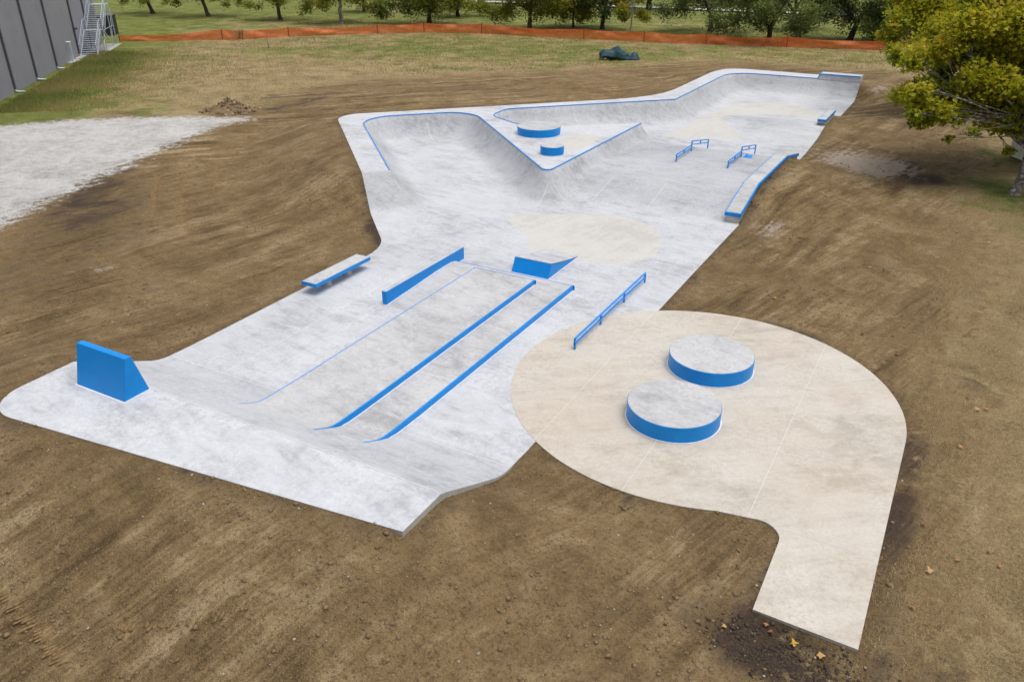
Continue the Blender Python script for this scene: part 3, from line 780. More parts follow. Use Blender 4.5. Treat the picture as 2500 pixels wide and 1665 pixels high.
fy = Y - (91 + .12 * (X + 40)); green += (.42 + .25 * np.sin(X * .13) * np.sin(Y * .21)) * sstep(0, 6, fy) + .6 * sstep(40, 44, fy) + .25 * sstep(-14, -4, fy)
wd_ = np.abs((X + 76.9) * .747 + (Y - 50.98) * .665); green += .8 * np.exp(-(wd_ / 6) ** 2) + .25 * np.exp(-(wd_ / 14) ** 2)
green += blob(-38, 79, 14, 8, .2, .42) + blob(-54, 73, 9, 8, 0, .45) + blob(-62, 66, 6, 5, 0, .3) + blob(0.5, 52.8, 2.5, 1.2, 0, .7) + blob(3.5, 44, 4, 3.5, 0, .6) - blob(-52, 54, 12, 7, .8, .3) - blob(-60, 58, 6, 16, -.7, .15)
green -= .3 * (X > 0) * (Y < 38)
nx_, ny_ = len(ax), len(ay)
ii = np.arange((ny_ - 1) * (nx_ - 1)); r_ = ii // (nx_ - 1); c_ = ii % (nx_ - 1); b0 = r_ * nx_ + c_
quads = np.stack([b0, b0 + 1, b0 + nx_ + 1, b0 + nx_], 1)
# leave out the cells wholly under the concrete
under_ = (gz < -1.2); quads = quads[~under_[quads].all(1)]
ground = link(bpy.data.objects.new("ground", np_mesh("ground", np.column_stack([GP, gz]), 4, M_GROUND, dict(dirt=dirt, gravel=grav, mud=mud, pale=pale, green=green), True, quads)))
tag(ground, "bare brown soil with tracks, dry grass and a white gravel area", kind="structure")
def gz1(x, y): return float(ground_z(np.array([[x, y]], float))[0])

# far footpath
fp = [(-200, 108), (-130, 120.0), (-97.25, 126.4), (-64.4, 131.6), (-42.7, 132.8), (-26.3, 134.4), (-8, 135.5), (60, 138)]
fo = strip("footpath", fp, 2.2, M_ASPH, None, .22, lambda p: 0.0, 4.0)
tag(fo, "pale footpath crossing the far lawn", kind="structure")

# ------------------------------------------------------------------ loose soil, stones, leaves, grass
ICO = np.array([(0, 0, 1), (.9, 0, .3), (.28, .85, .35), (-.75, .5, .3), (-.72, -.55, .32), (.3, -.88, .3), (.5, .45, -.6), (-.4, .3, -.7), (0, -.5, -.7)])
ICOF = np.array([(0, 1, 2), (0, 2, 3), (0, 3, 4), (0, 4, 5), (0, 5, 1), (1, 6, 2), (2, 7, 3), (3, 7, 4), (4, 8, 5), (5, 8, 1), (1, 8, 6), (6, 7, 2), (7, 8, 4), (6, 8, 7)])
def chunks(name, C, S, mat, flat=.65):
    n = len(C); a = rng.random(n) * 6.283; s = S[:, None, None] * (ICO[None] * rng.uniform(.65, 1.2, (n, len(ICO), 1)))
    s[:, :, 2] *= flat; x = s[:, :, 0] * np.cos(a)[:, None] - s[:, :, 1] * np.sin(a)[:, None]; y = s[:, :, 0] * np.sin(a)[:, None] + s[:, :, 1] * np.cos(a)[:, None]
    V = np.stack([x, y, s[:, :, 2]], 2) + C[:, None, :]
    T = (ICOF[None] + (np.arange(n) * len(ICO))[:, None, None]).reshape(-1, 3)
    return np_mesh(name, V.reshape(-1, 3), 3, mat, None, False, T)
def outside_conc(P): return ~(inside(P, OUTLINE) | inside(P, pad_poly))
def scatter(n, x0, x1, y0, y1, pred=None):
    P = np.stack([rng.uniform(x0, x1, n), rng.uniform(y0, y1, n)], 1); k = outside_conc(P)
    if pred is not None: k &= pred(P)
    return P[k]
in_dirt = lambda P: inside(P, DIRT)
clump = lambda P: (vnoise(P, .55, 21) + .6 * vnoise(P, 1.7, 22) + rng.uniform(-.35, .35, len(P))) > .12
P1 = np.vstack([scatter(60000, -24, 3, 2.5, 16, lambda P: clump(P) & in_dirt(P)), scatter(26000, -40, -18, 12, 40, lambda P: clump(P) & in_dirt(P)), scatter(16000, -8, 2, 24, 60, lambda P: clump(P) & in_dirt(P))])
ed_ = np.vstack([resample(OUTLINE, .05, True), resample(pad_poly, .05, True)]); 
ed_ = ed_ + rng.normal(0, .12, ed_.shape); ed_ = ed_[outside_conc(ed_) & (ed_[:, 1] < 50)]
P1 = np.vstack([P1, ed_])
S1 = np.clip(rng.gamma(1.1, .0125, len(P1)), .006, .075)
so = link(bpy.data.objects.new("soil_clods", chunks("soil_clods", np.column_stack([P1, ground_z(P1) + S1 * .1]), S1, M_SOIL)))
tag(so, "loose brown soil clods strewn over the bare ground", "soil", kind="stuff")
P2 = np.vstack([scatter(3600, -24, 3, 2.5, 18, in_dirt), scatter(2600, -40, 2, 18, 60, in_dirt), scatter(500, -46, -36, 20, 40)])
S2 = np.clip(rng.gamma(1.1, .0075, len(P2)), .005, .04)
so = link(bpy.data.objects.new("pebbles", chunks("pebbles", np.column_stack([P2, ground_z(P2) + S2 * .2]), S2, M_STONE)))
tag(so, "small pale pebbles strewn over the soil", "pebbles", kind="stuff")
Pm = np.stack([rng.normal(-.75, .65, 2400), rng.normal(11.3, .34, 2400)], 1); Pm = Pm[outside_conc(Pm) & (Pm[:, 1] < 12.0)]
Sm = np.clip(rng.gamma(1.2, .013, len(Pm)), .006, .07)
so = link(bpy.data.objects.new("mud_clods", chunks("mud_clods", np.column_stack([Pm, ground_z(Pm) + Sm * .15]), Sm, M_MUD, .45)))
tag(so, "dark wet clods heaped at the end of the tan path", "soil", kind="stuff")

# track marks pressed by tyres: rows of low soil ribs
def track(label, pts, w, pitch, h, skew=.25):
    pts = resample(pts, pitch); V = []; F = []; n = len(pts)
    zz = ground_z(pts)
    for i in range(n):
        d = pts[min(i + 1, n - 1)] - pts[max(i - 1, 0)]; d = d / (np.hypot(*d) + 1e-9); nr = np.array([-d[1], d[0]])
        if rng.random() < .22: continue
        hh = h * rng.uniform(.35, .95); ww = w * rng.uniform(.5, 1.1); t = pitch * .30; c = pts[i] + nr * rng.normal(0, .02); o = d * skew * ww
        a, b = c - nr * ww / 2 - o / 2, c + nr * ww / 2 + o / 2; z = zz[i] - .012; k = len(V)
        V += [(*(a - d * t), z), (*(b - d * t), z), (*(b + d * t), z), (*(a + d * t), z), (*(a * .94 + b * .06), z + hh), (*(a * .06 + b * .94), z + hh)]
        F += [(k, k + 1, k + 5, k + 4), (k + 2, k + 3, k + 4, k + 5), (k + 1, k + 2, k + 5), (k + 3, k, k + 4)]
    o = ob("tyre_track", V, F, M_GROUND_TRACK); tag(o, label, "track", "machine tracks pressed into the soil", "stuff")
M_GROUND_TRACK = simple("pressed_soil", (.215, .147, .072), .95, var=.55, scale=16, spec=.1)
track("ribbed machine track in the bottom left corner", [(-13.82, 5.3), (-12.47, 5.14), (-11.37, 4.93)], .5, .085, .05)
track("row of ribs from a machine track at the bottom left", [(-11.12, 5.73), (-10.26, 6.16), (-9.18, 6.97)], .3, .085, .05)
track("curved tyre track right of the long ledge", [(-3.13, 44.47), (-2.64, 40.03), (-2.34, 36.26), (-1.76, 34.03), (-.56, 32.42)], .3, .15, .05)
track("second curved tyre track right of the long ledge", [(-1.57, 42.1), (-1.2, 38.13), (-1.04, 35.24), (-.36, 33.5), (.84, 32.48)], .3, .15, .05)
track("short tyre track nearest the right-hand grass", [(-.34, 41.3), (.02, 37.57), (.31, 35.44)], .3, .15, .025)
track("tyre track beside the gravel area", [(-38.3, 29.16), (-34.34, 25.5), (-30.73, 22.41)], .35, .16, .05)
track("second tyre track beside the gravel area", [(-35.34, 28.39), (-32.09, 25.18), (-29.16, 22.63), (-27.83, 22.13)], .35, .16, .05)
track("tyre track at the left edge of the soil", [(-29.68, 14.89), (-29.9, 16.63), (-30.36, 18.71)], .4, .15, .05)
track("short tyre track crossing the left soil", [(-29.93, 18.68), (-27.77, 17.81), (-26.99, 17.76)], .35, .14, .05)

for i_, (lb_, pts_) in enumerate((
    ("long curved tyre track sweeping past the left deck corner", [(-24.5, 12), (-24.9, 17), (-25.6, 22), (-27.2, 26.5), (-30.2, 31)]),
    ("its twin tyre track beside the left deck corner", [(-26.4, 12), (-26.8, 17), (-27.5, 21.6), (-29.1, 26), (-32.2, 30.4)]),
    ("tyre track curving toward the rubble pile", [(-31, 26), (-34.5, 30), (-37.5, 35), (-39, 41), (-38.5, 46)]),
    ("tyre track along the soil right of the plaza", [(-6.6, 26), (-5.6, 29), (-4.9, 33), (-4.9, 38), (-5.4, 42)]),
    ("tyre track along the soil behind the far deck", [(-38, 49), (-31, 56), (-25, 61.5), (-22, 66), (-21, 71)]),
    ("tyre track near the far right quarter", [(-4.6, 74), (-4.9, 69), (-4.4, 64), (-4.9, 59), (-5.6, 55)]))):
    track(lb_, pts_, .30, .13, .045)

# leaf polygons
def leaf_cloud(name, C, S, tint, mat, shape, up=.35, fold=.25):
    n = len(C); k = len(shape); sh = np.array(shape)
    N = rng.normal(size=(n, 3)); N[:, 2] = np.abs(N[:, 2]) + up; N /= np.linalg.norm(N, axis=1)[:, None]
    A = rng.normal(size=(n, 3)); U = np.cross(N, A); U /= np.linalg.norm(U, axis=1)[:, None]; W = np.cross(N, U)
    x = sh[None, :, 0, None]; y = sh[None, :, 1, None]
    V = C[:, None, :] + S[:, None, None] * (x * U[:, None, :] + y * W[:, None, :] + (-fold * np.abs(x)) * N[:, None, :])
    return np_mesh(name, V.reshape(-1, 3), k, mat, dict(tint=np.repeat(tint, k)))
DIAMOND = [(0, -.5), (.33, .05), (0, .5), (-.33, .05)]
MAPLE = [(0, -.5), (.2, -.25), (.52, -.2), (.36, .12), (.24, .15), (0, .58), (-.24, .15), (-.36, .12), (-.52, -.2), (-.2, -.25)]

# single fallen leaves near the camera
LEAF_AT = [(1.09, 16.23), (1.79, 15.39), (1.32, 14.75), (1.11, 13.52), (-1.21, 11.86), (-1.09, 11.78), (-.65, 11.75), (-.18, 11.69), (-1.86, 11.41), (2.15, 22.15), (1.64, 19.86), (1.69, 22.52), (1.73, 33.63), (-4.94, 33.41), (-3.89, 31.5), (1.05, 31.48), (-5.8, 37.57), (1.9, 36.59), (-1.98, 31.25), (-1.97, 25.06), (-4.45, 26.69), (-1.39, 25.41), (-.29, 24.41), (1.93, 21.98), (2.35, 15.94), (2.54, 15.57)]
zl_ = ground_z(np.array(LEAF_AT))
for i, (x, y) in enumerate(LEAF_AT):
    s = random.uniform(.10, .17); mmm = [(px * s, py * s, (abs(px) * random.uniform(.2, .9) + random.uniform(0, .15)) * s) for px, py in MAPLE]
    me = mesh_of("fallen_leaf", mmm, [tuple(range(len(MAPLE)))], M_LITTER)
    at = me.attributes.new("tint", 'FLOAT', 'POINT'); at.data.foreach_set("value", np.full(len(MAPLE), random.random(), np.float32))
    o = link(bpy.data.objects.new("fallen_leaf", me)); o.location = (x, y, zl_[i] + .03); o.rotation_euler = (random.uniform(-.2, .2), random.uniform(-.2, .2), random.uniform(0, 6.28))
    wet = 4 <= i <= 8
    tag(o, "dry orange leaf lying at the foot of the path end" if wet else "dry orange-brown leaf fallen on the right-hand ground", "leaf", "leaves by the path end" if wet else "leaves on the right-hand ground")

# litter of small far leaves
lp_ = [(-76, 90, 9, 5), (-66, 96, 9, 6), (-51, 96, 10, 7), (-43, 101, 8, 6), (-30, 104, 9, 6), (-21, 98, 8, 6), (-88, 90, 8, 5), (-50, 88, 14, 4), (-14, 103, 7, 5), (-55, 84, 14, 5)]
C = np.vstack([np.column_stack([rng.normal(a, rx, 650), rng.normal(b, ry, 650)]) for a, b, rx, ry in lp_]); C = C[outside_conc(C)]
so = link(bpy.data.objects.new("leaf_litter", leaf_cloud("leaf_litter", np.column_stack([C, ground_z(C) + .05]), rng.uniform(.10, .24, len(C)), rng.uniform(.3, 1, len(C)), M_LITTER, DIAMOND, 2.5, .1)))
tag(so, "pale fallen leaves littering the lawn under the trees", "leaves", kind="stuff")

# grass blades
def blades(name, P, h, wd, tint, lean, label):
    n = len(P); a = rng.random(n) * 6.283; b = rng.random(n) * 6.283; ln = lean * rng.random(n)
    base = np.column_stack([P, ground_z(P) - .01]); t = np.column_stack([np.cos(a) * wd, np.sin(a) * wd, np.zeros(n)])
    tip = base + np.column_stack([np.cos(b) * h * ln, np.sin(b) * h * ln, h * np.sqrt(np.maximum(.03, 1 - ln ** 2))])
    V = np.stack([base - t, base + t, tip], 1).reshape(-1, 3)
    o = link(bpy.data.objects.new(name, np_mesh(name, V, 3, M_BLADE, dict(tint=np.repeat(tint, 3)))))
    return tag(o, label, "grass", kind="stuff")
def grassy(P, lo=-.6): 
    return (sd(P, DIRT) + 2.2 * vnoise(P, .5, 31) + 1.4 * vnoise(P, 1.6, 32) < lo) & ~inside(P, GRAVEL)
P = scatter(150000, .3, 6.5, 9, 44, lambda P: grassy(P, .1) & (vnoise(P, 1.1, 41) + vnoise(P, 3., 42) > -.28)); P = P[:70000]
n = len(P); blades("dry_grass", P, rng.uniform(.05, .16, n), rng.uniform(.004, .009, n), np.clip(rng.normal(.88, .10, n) - .25 * np.clip(vnoise(P, .4, 43), 0, 1), .6, 1), .97, "short dry grass on the right-hand ground")
w = np.array([-.665, .747]); nn = np.array([.747, .665]); bw = np.array([-76.9, 50.98])
al = rng.uniform(-26, 6, 32000); pe = np.abs(rng.gamma(1.5, 2.6, 32000)) + .8
P = bw + al[:, None] * w + pe[:, None] * nn; P = P[~inside(P, GRAVEL)]; n = len(P)
pe_ = (P - bw) @ nn
blades("tall_grass", P, rng.uniform(.12, .38, n) * np.clip(1.25 - pe_ / 14, .4, 1.2), rng.uniform(.012, .025, n), np.clip(rng.normal(.22, .12, n) + .035 * pe_ + .5 * vnoise(P, .25, 44), 0, 1), .75, "tall green grass along the foot of the grey building")
P = np.vstack([scatter(48000, -78, -30, 42, 92, lambda P: grassy(P, -.8) & (((P - bw) @ nn) > 1.0)), scatter(12000, -30, 2, 76, 97, lambda P: grassy(P, -.8))]); n = len(P)
blades("field_grass", P, rng.uniform(.08, .26, n), rng.uniform(.014, .03, n), np.clip(.62 + rng.normal(0, .14, n) + .85 * vnoise(P, .16, 45) + .3 * vnoise(P, .6, 46), 0, 1), .9, "rough dry field grass between the soil and the orange fence")
P = scatter(1500, -22, 2.5, 3, 45, in_dirt); n = len(P)
blades("straw", P, rng.uniform(.06, .22, n), rng.uniform(.003, .006, n), rng.uniform(.75, 1, n), .995, "bits of pale straw lying on the bare soil")

# ------------------------------------------------------------------ rubble pile
rp = empty("rubble_pile", (-45.3, 40.9, 0)); tag(rp, "low heap of brown soil and stone chunks at the gravel's end", "rubble")
V = []; F = []; nr, na = 10, 28
for i in range(nr + 1):
    for j in range(na):
        r = i / nr; a = 2 * math.pi * j / na; k = 1 + .15 * math.sin(3 * a + 1) + .1 * math.sin(7 * a)
        V.append((1.9 * r * k * math.cos(a), 1.5 * r * k * math.sin(a), .95 * (1 - r) ** 1.1 * (1 + .12 * math.sin(5 * a + 9 * r)) - .06 + random.uniform(-.05, .05)))
for i in range(nr):
    for j in range(na): F.append((i * na + j, (i + 1) * na + j, (i + 1) * na + (j + 1) % na, i * na + (j + 1) % na))
o = ob("mound", V, F, M_SOIL, rp); o.rotation_euler = (0, 0, .8)
M_RUB = simple("rubble_stone", (.30, .235, .16), .9, var=.4, scale=5)
base_ = mesh_of("chunk", ICO * .5, ICOF, M_RUB); base2 = mesh_of("chunk", ICO * .5, ICOF, M_SOIL)
for i in range(150):
    r = random.random() ** .6 * 1.05; a = random.uniform(0, 6.28)
    o = link(bpy.data.objects.new("chunk", base_ if random.random() < .38 else base2), rp); s = random.uniform(.12, .42)
    u, v = 1.9 * r * math.cos(a), 1.5 * r * math.sin(a)
    o.location = (u * math.cos(.8) - v * math.sin(.8), u * math.sin(.8) + v * math.cos(.8), max(.02, .92 * (1 - min(r, 1)) ** 1.1))
    o.scale = (s, s * random.uniform(.6, 1), s * random.uniform(.4, .8)); o.rotation_euler = (random.random() * 3, random.random() * 3, random.random() * 6)

# ------------------------------------------------------------------ orange safety fence
def fence_mat():
    g = G("orange_safety_mesh")
    n = g.noise(1.3, 5, .65, .8, g.mapv((1, 1, 2.2)))
    c = g.ramp(n, [(.35, (.66, .14, .025)), (.6, (.82, .22, .06)), (.8, (.90, .33, .13))])
    g.col(c).rough(.6)
    tl = g.n("BsdfTranslucent"); g.put(tl.inputs[0], c)
    m1 = g.n("MixShader"); m1.inputs[0].default_value = .35; g.t.links.new(g.b.outputs[0], m1.inputs[1]); g.t.links.new(tl.outputs[0], m1.inputs[2])
    tp = g.n("BsdfTransparent"); m2 = g.n("MixShader")
    br = g.n("TexBrick"); br.offset = 0; br.inputs["Scale"].default_value = 1; br.inputs["Mortar Size"].default_value = .013; br.inputs["Brick Width"].default_value = .05; br.inputs["Row Height"].default_value = .06
    uv = g.n("UVMap"); g.t.links.new(uv.outputs[0], br.inputs["Vector"])
    hole = g.math('MULTIPLY', g.math('SUBTRACT', 1.0, br.outputs["Fac"]), .56)
    g.t.links.new(hole, m2.inputs[0]); g.t.links.new(m1.outputs[0], m2.inputs[1]); g.t.links.new(tp.outputs[0], m2.inputs[2]); g.t.links.new(m2.outputs[0], g.o.inputs[0])
    return g.m
M_FENCE = fence_mat()
M_POST = simple("dark_fence_post", (.05, .03, .02), .8)
M_POSTO = simple("orange_wrapped_post", (.55, .06, .015), .7)
FP = [(-85.67, 63.16, .70), (-76.74, 69.94, 1.15), (-75.0, 71.4, 1.02), (-72.45, 76.16, 1.05), (-65.17, 83.76, 1.0), (-60.73, 87.28, 1.13), (-54.08, 89.91, 1.15), (-41.0, 91.16, 1.08), (-33.75, 91.49, 1.16), (-27.09, 92.99, 1.1), (-18.7, 94.7, 1.08), (-6.4, 97.57, 1.1), (4.5, 99.6, 1.1)]
fe = empty("safety_fence", (-45, 90, 0)); tag(fe, "sagging orange plastic mesh safety fence across the lawn", "fence")
for i in range(len(FP)):
    x, y, h = FP[i]
    mt = M_POSTO if i in (9, 10) else M_POST
    m = MB().bar((x, y, -.1), (x, y, h + .06), .09 if i in (9, 10) else .055)
    under(m.build("post", mt), fe)
for i in range(len(FP) - 1):
    (xa, ya, ha), (xb, yb, hb) = FP[i], FP[i + 1]; L_ = math.hypot(xb - xa, yb - ya); n = max(8, int(L_ / .35)); V = []; F = []; UV = []; rows = 7
    sag = .032 * L_ + random.uniform(0, .10); nx, ny = (yb - ya) / L_, -(xb - xa) / L_; ph = random.uniform(0, 6)
    for k in range(n + 1):
        t = k / n; top = ha + (hb - ha) * t - sag * 4 * t * (1 - t) * .55 + .015 * math.sin(9 * t + ph)
        for r in range(rows + 1):
            u = r / rows; bul = (.10 * math.sin(5.5 * u + 7 * t + ph) + .07 * math.sin(13 * t + 3 * u + ph) + .05 * math.sin(23 * t - 6 * u)) * math.sin(math.pi * min(1, max(0, t)) ) ** .5
            z = top * u + .02 * math.sin(11 * t + ph) * (1 - u)
            V.append((xa + (xb - xa) * t + nx * bul, ya + (yb - ya) * t + ny * bul, max(.01, z))); UV.append((t * L_, u * 1.2))
    for k in range(n):
        for r in range(rows):
            b = k * (rows + 1) + r; F.append((b, b + rows + 1, b + rows + 2, b + 1))
    o = ob("mesh_panel", V, F, M_FENCE, None, None, True); under(o, fe)
    uvl = o.data.uv_layers.new(name="UVMap")
    uvl.data.foreach_set("uv", np.array([UV[l.vertex_index] for l in o.data.loops], np.float32).ravel())

# ------------------------------------------------------------------ covered heap under a teal tarpaulin
tp_ = empty("tarpaulin_heap", (-31.1, 77.8, 0), math.atan2(1.83, 3.3)); tag(tp_, "dark teal tarpaulin draped over a heap on the grass", "tarpaulin")
def tarp_mat():
    g = G("teal_tarpaulin"); n = g.noise(2.4, 5, .6, .6)
    g.col(g.ramp(n, [(.3, (.002, .022, .034)), (.55, (.003, .050, .070)), (.8, (.008, .090, .115))])).rough(.55); g.bump(g.noise(5, 5, .65, 1.0), .6, .05)
    return g.m
V = []; F = []; nu, nv = 60, 24
for i in range(nu + 1):
    u = i / nu; x = -1.95 + 3.9 * u
    ridge = np.interp(u, [0, .04, .1, .24, .34, .42, .47, .56, .66, .78, .86, .92, 1.0], [.55, .84, .90, .92, 1.08, 1.22, 1.18, .92, .62, .50, .74, .62, .05])
    for j in range(nv + 1):
        v = j / nv * 2 - 1; wdt = .62 + .12 * math.sin(3 * u * 3.1)
        drop = abs(v) ** 2.2; fold = .045 * math.sin(21 * u + 3 * v) + .03 * math.sin(43 * u - 6 * v) + .03 * math.sin(11 * v + 9 * u)
        lift = float(np.interp(u, [0, .1, .4, .5, 1], [.12, .36, .22, .02, .02])) if v < 0 else .02
        z = max(.015, ridge * (1 - drop) + lift * drop + fold * (.4 + .6 * (1 - drop)))
        V.append((x + .05 * math.sin(9 * v + 4 * u), wdt * v * .95 + .06 * math.sin(13 * u), z))
for i in range(nu):
    for j in range(nv):
        b = i * (nv + 1) + j; F.append((b, b + nv + 1, b + nv + 2, b + 1))
o = ob("sheet", V, F, tarp_mat(), tp_, None, True); md = o.modifiers.new("s", 'SOLIDIFY'); md.thickness = .015
M_DARKW = simple("dark_timber", (.03, .025, .02), .8); M_PALEW = simple("pale_timber", (.34, .28, .2), .8)
for x, y, L_ in ((-1.5, -.3, .9), (-.9, .1, 1.0), (-.2, .0, .9)):
    MB().bar((x, y - L_ / 2, .1), (x, y + L_ / 2, .14), .14, .14).build("timber", M_PALEW if x < -1 else M_DARKW, tp_)
MB().box(-1.2, 1.5, -.35, .4, 0, .38).build("covered_load", M_DARKW, tp_)

# ------------------------------------------------------------------ grey building with downspouts
def wall_mat():
    g = G("grey_ribbed_wall")
    wv = g.n("TexWave", wave_type='BANDS', bands_direction='X'); tc = g.n("TexCoord"); g.t.links.new(tc.outputs["Object"], wv.inputs["Vector"]); wv.inputs["Scale"].default_value = 2.2
    n = g.noise(.5, 4, .6); f = g.noise(26, 3, .7)
    c = g.ramp(n, [(.3, (.25, .252, .285)), (.7, (.295, .297, .33))]); c = g.mix(g.ramp(f, [(.4, .25), (.6, 0.0)]), c, (.20, .20, .225))
    g.col(c).rough(.75).spec(.3); g.bump(wv.outputs["Fac"], .25, .02); return g.m
M_WALL = wall_mat(); M_PIPE = simple("dark_downspout", (.075, .08, .095), .5); M_ROOF = simple("roof_sheet", (.2, .2, .21), .7)
bd = empty("grey_building", (-76.9, 50.98, 0), math.atan2(.747, -.665)); tag(bd, "large windowless grey ribbed building with dark downspouts", "building")
# local x along the wall (away), local +y away from the lawn
L0, L1, BH = -34.0, 13.0, 9.5
def panel(a, b): return MB().box(a, b, 0.0, .25, -.3, BH)
sps = [-34.0, -29.3, -23.4, -17.35, -11.5, -5.25, 3.0, 8.2, 13.0]
for a, b in zip(sps[:-1], sps[1:]): panel(a + .012, b - .012).build("wall_panel", M_WALL, bd)
MB().box(L0, L1, .25, 30, -.3, BH - .2).build("rear_block", M_WALL, bd)
MB().box(L0 - .2, L1 + .2, -.2, 30.2, BH, BH + .25).build("roof", M_ROOF, bd)
for s in sps[1:-1]:
    d_ = MB().box(s - .09, s + .09, -.15, -.005, .28, BH - .02).build("downspout", M_PIPE, bd)
    MB().tube([(s, -.07, .34), (s, -.07, .16), (s, -.2, .08), (s + .02, -.75, .06)], .085, 8).build("elbow", M_GALV, d_, True, 50)
uc = MB().box(-.55, .0, -.28, -.003, 0, 1.75).build("utility_cabinet", M_GALV, bd)
MB().box(-.58, .03, -.31, .0, 1.75, 1.8).build("lid", M_WHITE, uc)
MB().box(2.75, 3.05, -.42, -.14, 2.55, 2.72).build("wall_lamp", M_PIPE, bd)
MB().box(3.0, 13.2, -2.1, -.01, -.1, .06).build("stair_footing", M_RAW, bd)
for s in (-1.6, 1.2): MB().box(s, s + 2.3, -.7, -.01, -.05, .07).build("plinth_edge", M_RAW, bd)

# outdoor stair (local frame of the wall: x away, y toward the wall is +)
stc = empty("metal_staircase", (-76.9, 50.98, 0), math.atan2(.747, -.665)); tag(stc, "galvanised steel outdoor staircase against the grey building", "staircase")
y0, y1 = -1.72, -.17; rise, run = .175, .28
fl = [(3.0, .05), (3.0 + 12 * run + 1.0, .05 + 12 * rise)]
for xs_, zs_ in fl:
    for k in range(1, 12): MB().box(xs_ + k * run - .02, xs_ + k * run + .27, y0 + .04, y1 - .04, zs_ + k * rise - .035, zs_ + k * rise).build("tread", M_GALV, stc)
    for y in (y0, y1): MB().bar((xs_, y, zs_), (xs_ + 12 * run, y, zs_ + 12 * rise), .05, .26).build("stringer", M_GALV, stc)
    for y in (y0, y1):
        MB().bar((xs_ + .1, y, zs_ + 1.0), (xs_ + 12 * run, y, zs_ + 12 * rise + .95), .05).build("handrail", M_GALV, stc)
        MB().bar((xs_ + .1, y, zs_ + .6), (xs_ + 12 * run, y, zs_ + 12 * rise + .55), .035).build("midrail", M_GALV, stc)
        for k in (0, 4, 8, 12): MB().bar((xs_ + max(.1, k * run), y, zs_ + k * rise), (xs_ + max(.1, k * run), y, zs_ + k * rise + .98), .045).build("baluster", M_GALV, stc)
xl = 3.0 + 12 * run; zl1 = .05 + 12 * rise; xt = xl + 1.0 + 12 * run; zl2 = zl1 + 12 * rise
for a, b, z in ((xl, xl + 1.05, zl1), (xt, xt + 1.8, zl2)):
    MB().box(a, b, y0, y1, z - .07, z).build("landing", M_GALV, stc)
    for y in (y0, y1):
        MB().bar((a, y, z + .97), (b, y, z + .97), .05).build("handrail", M_GALV, stc)
        for x in (a + .05, b - .05): MB().bar((x, y, .05), (x, y, z + .97), .08).build("support_post", M_GALV, stc)
MB().bar((xl, y0, .3), (xt, y0, zl2 - .2), .05).build("brace", M_GALV, stc)
MB().bar((xl + 1, y0, zl1 - .1), (xt, y0, .4), .05).build("brace", M_GALV, stc)
MB().bar((xt, y0, .3), (xt + 1.8, y0, zl2 - .3), .05).build("brace", M_GALV, stc)
MB().bar((xl + 1, y0, 2.0), (xt + 1.8, y0, 2.0), .05).build("brace", M_GALV, stc)

M_CHAR = simple("charcoal_panel", (.022, .024, .03), .6)
en = empty("charcoal_enclosure", (-92.1, 66.9, 0), math.atan2(.747, -.665)); tag(en, "tall charcoal box enclosure at the end of the grey building", "enclosure")
MB().box(-.6, 1.6, -.55, 2.6, 0, 2.2).build("box_body", M_CHAR, en); MB().box(-.66, 1.66, -.61, 2.66, 2.2, 2.27).build("lid", M_PIPE, en)
MB().box(-.615, -.6, .3, .36, .1, 2.1).build("door_seam", M_PIPE, en)

# ------------------------------------------------------------------ shipping container on the right
M_CONT = simple("cream_container_paint", (.66, .63, .54), .5, var=.1, scale=3); M_LOGO = simple("faded_blue_print", (.22, .34, .50), .6)
ct = empty("shipping_container", (2.48, 53.18, 0), math.atan2(-.83, .55)); tag(ct, "cream corrugated shipping container behind the right-hand tree", "container")
V = []; F = []; xs_ = []; x = .12
prof = []
while x < 5.9:
    prof += [(x, 0.0), (x + .20, 0.0), (x + .26, .04), (x + .42, .04)]; x += .48
for px, py in prof: V += [(px, py + .02, .16), (px, py + .02, 2.5)]
for i in range(len(prof) - 1): F.append((2 * i, 2 * i + 2, 2 * i + 3, 2 * i + 1))
sp_ = ob("side_panel", V, F, M_CONT, ct)
m = MB().box(0, .12, 0, .12, 0, 2.6).box(0, 6, 0, .1, .05, .16).box(0, 6, 0, .1, 2.48, 2.6).box(5.9, 6, 0, .12, 0, 2.6); m.build("frame", M_CONT, ct)
MB().box(.02, 6, .12, 2.4, .1, 2.58).build("box_body", M_CONT, ct)
MB().box(0, .16, -.02, .14, 0, .12).box(5.84, 6, -.02, .14, 0, .12).build("corner_casting", M_GALV, ct)
MB().prism([(1.05, -.004), (2.0, -.004), (2.0, .012), (1.05, .012)], 1.15, 1.4).build("faded_print", M_LOGO, sp_)

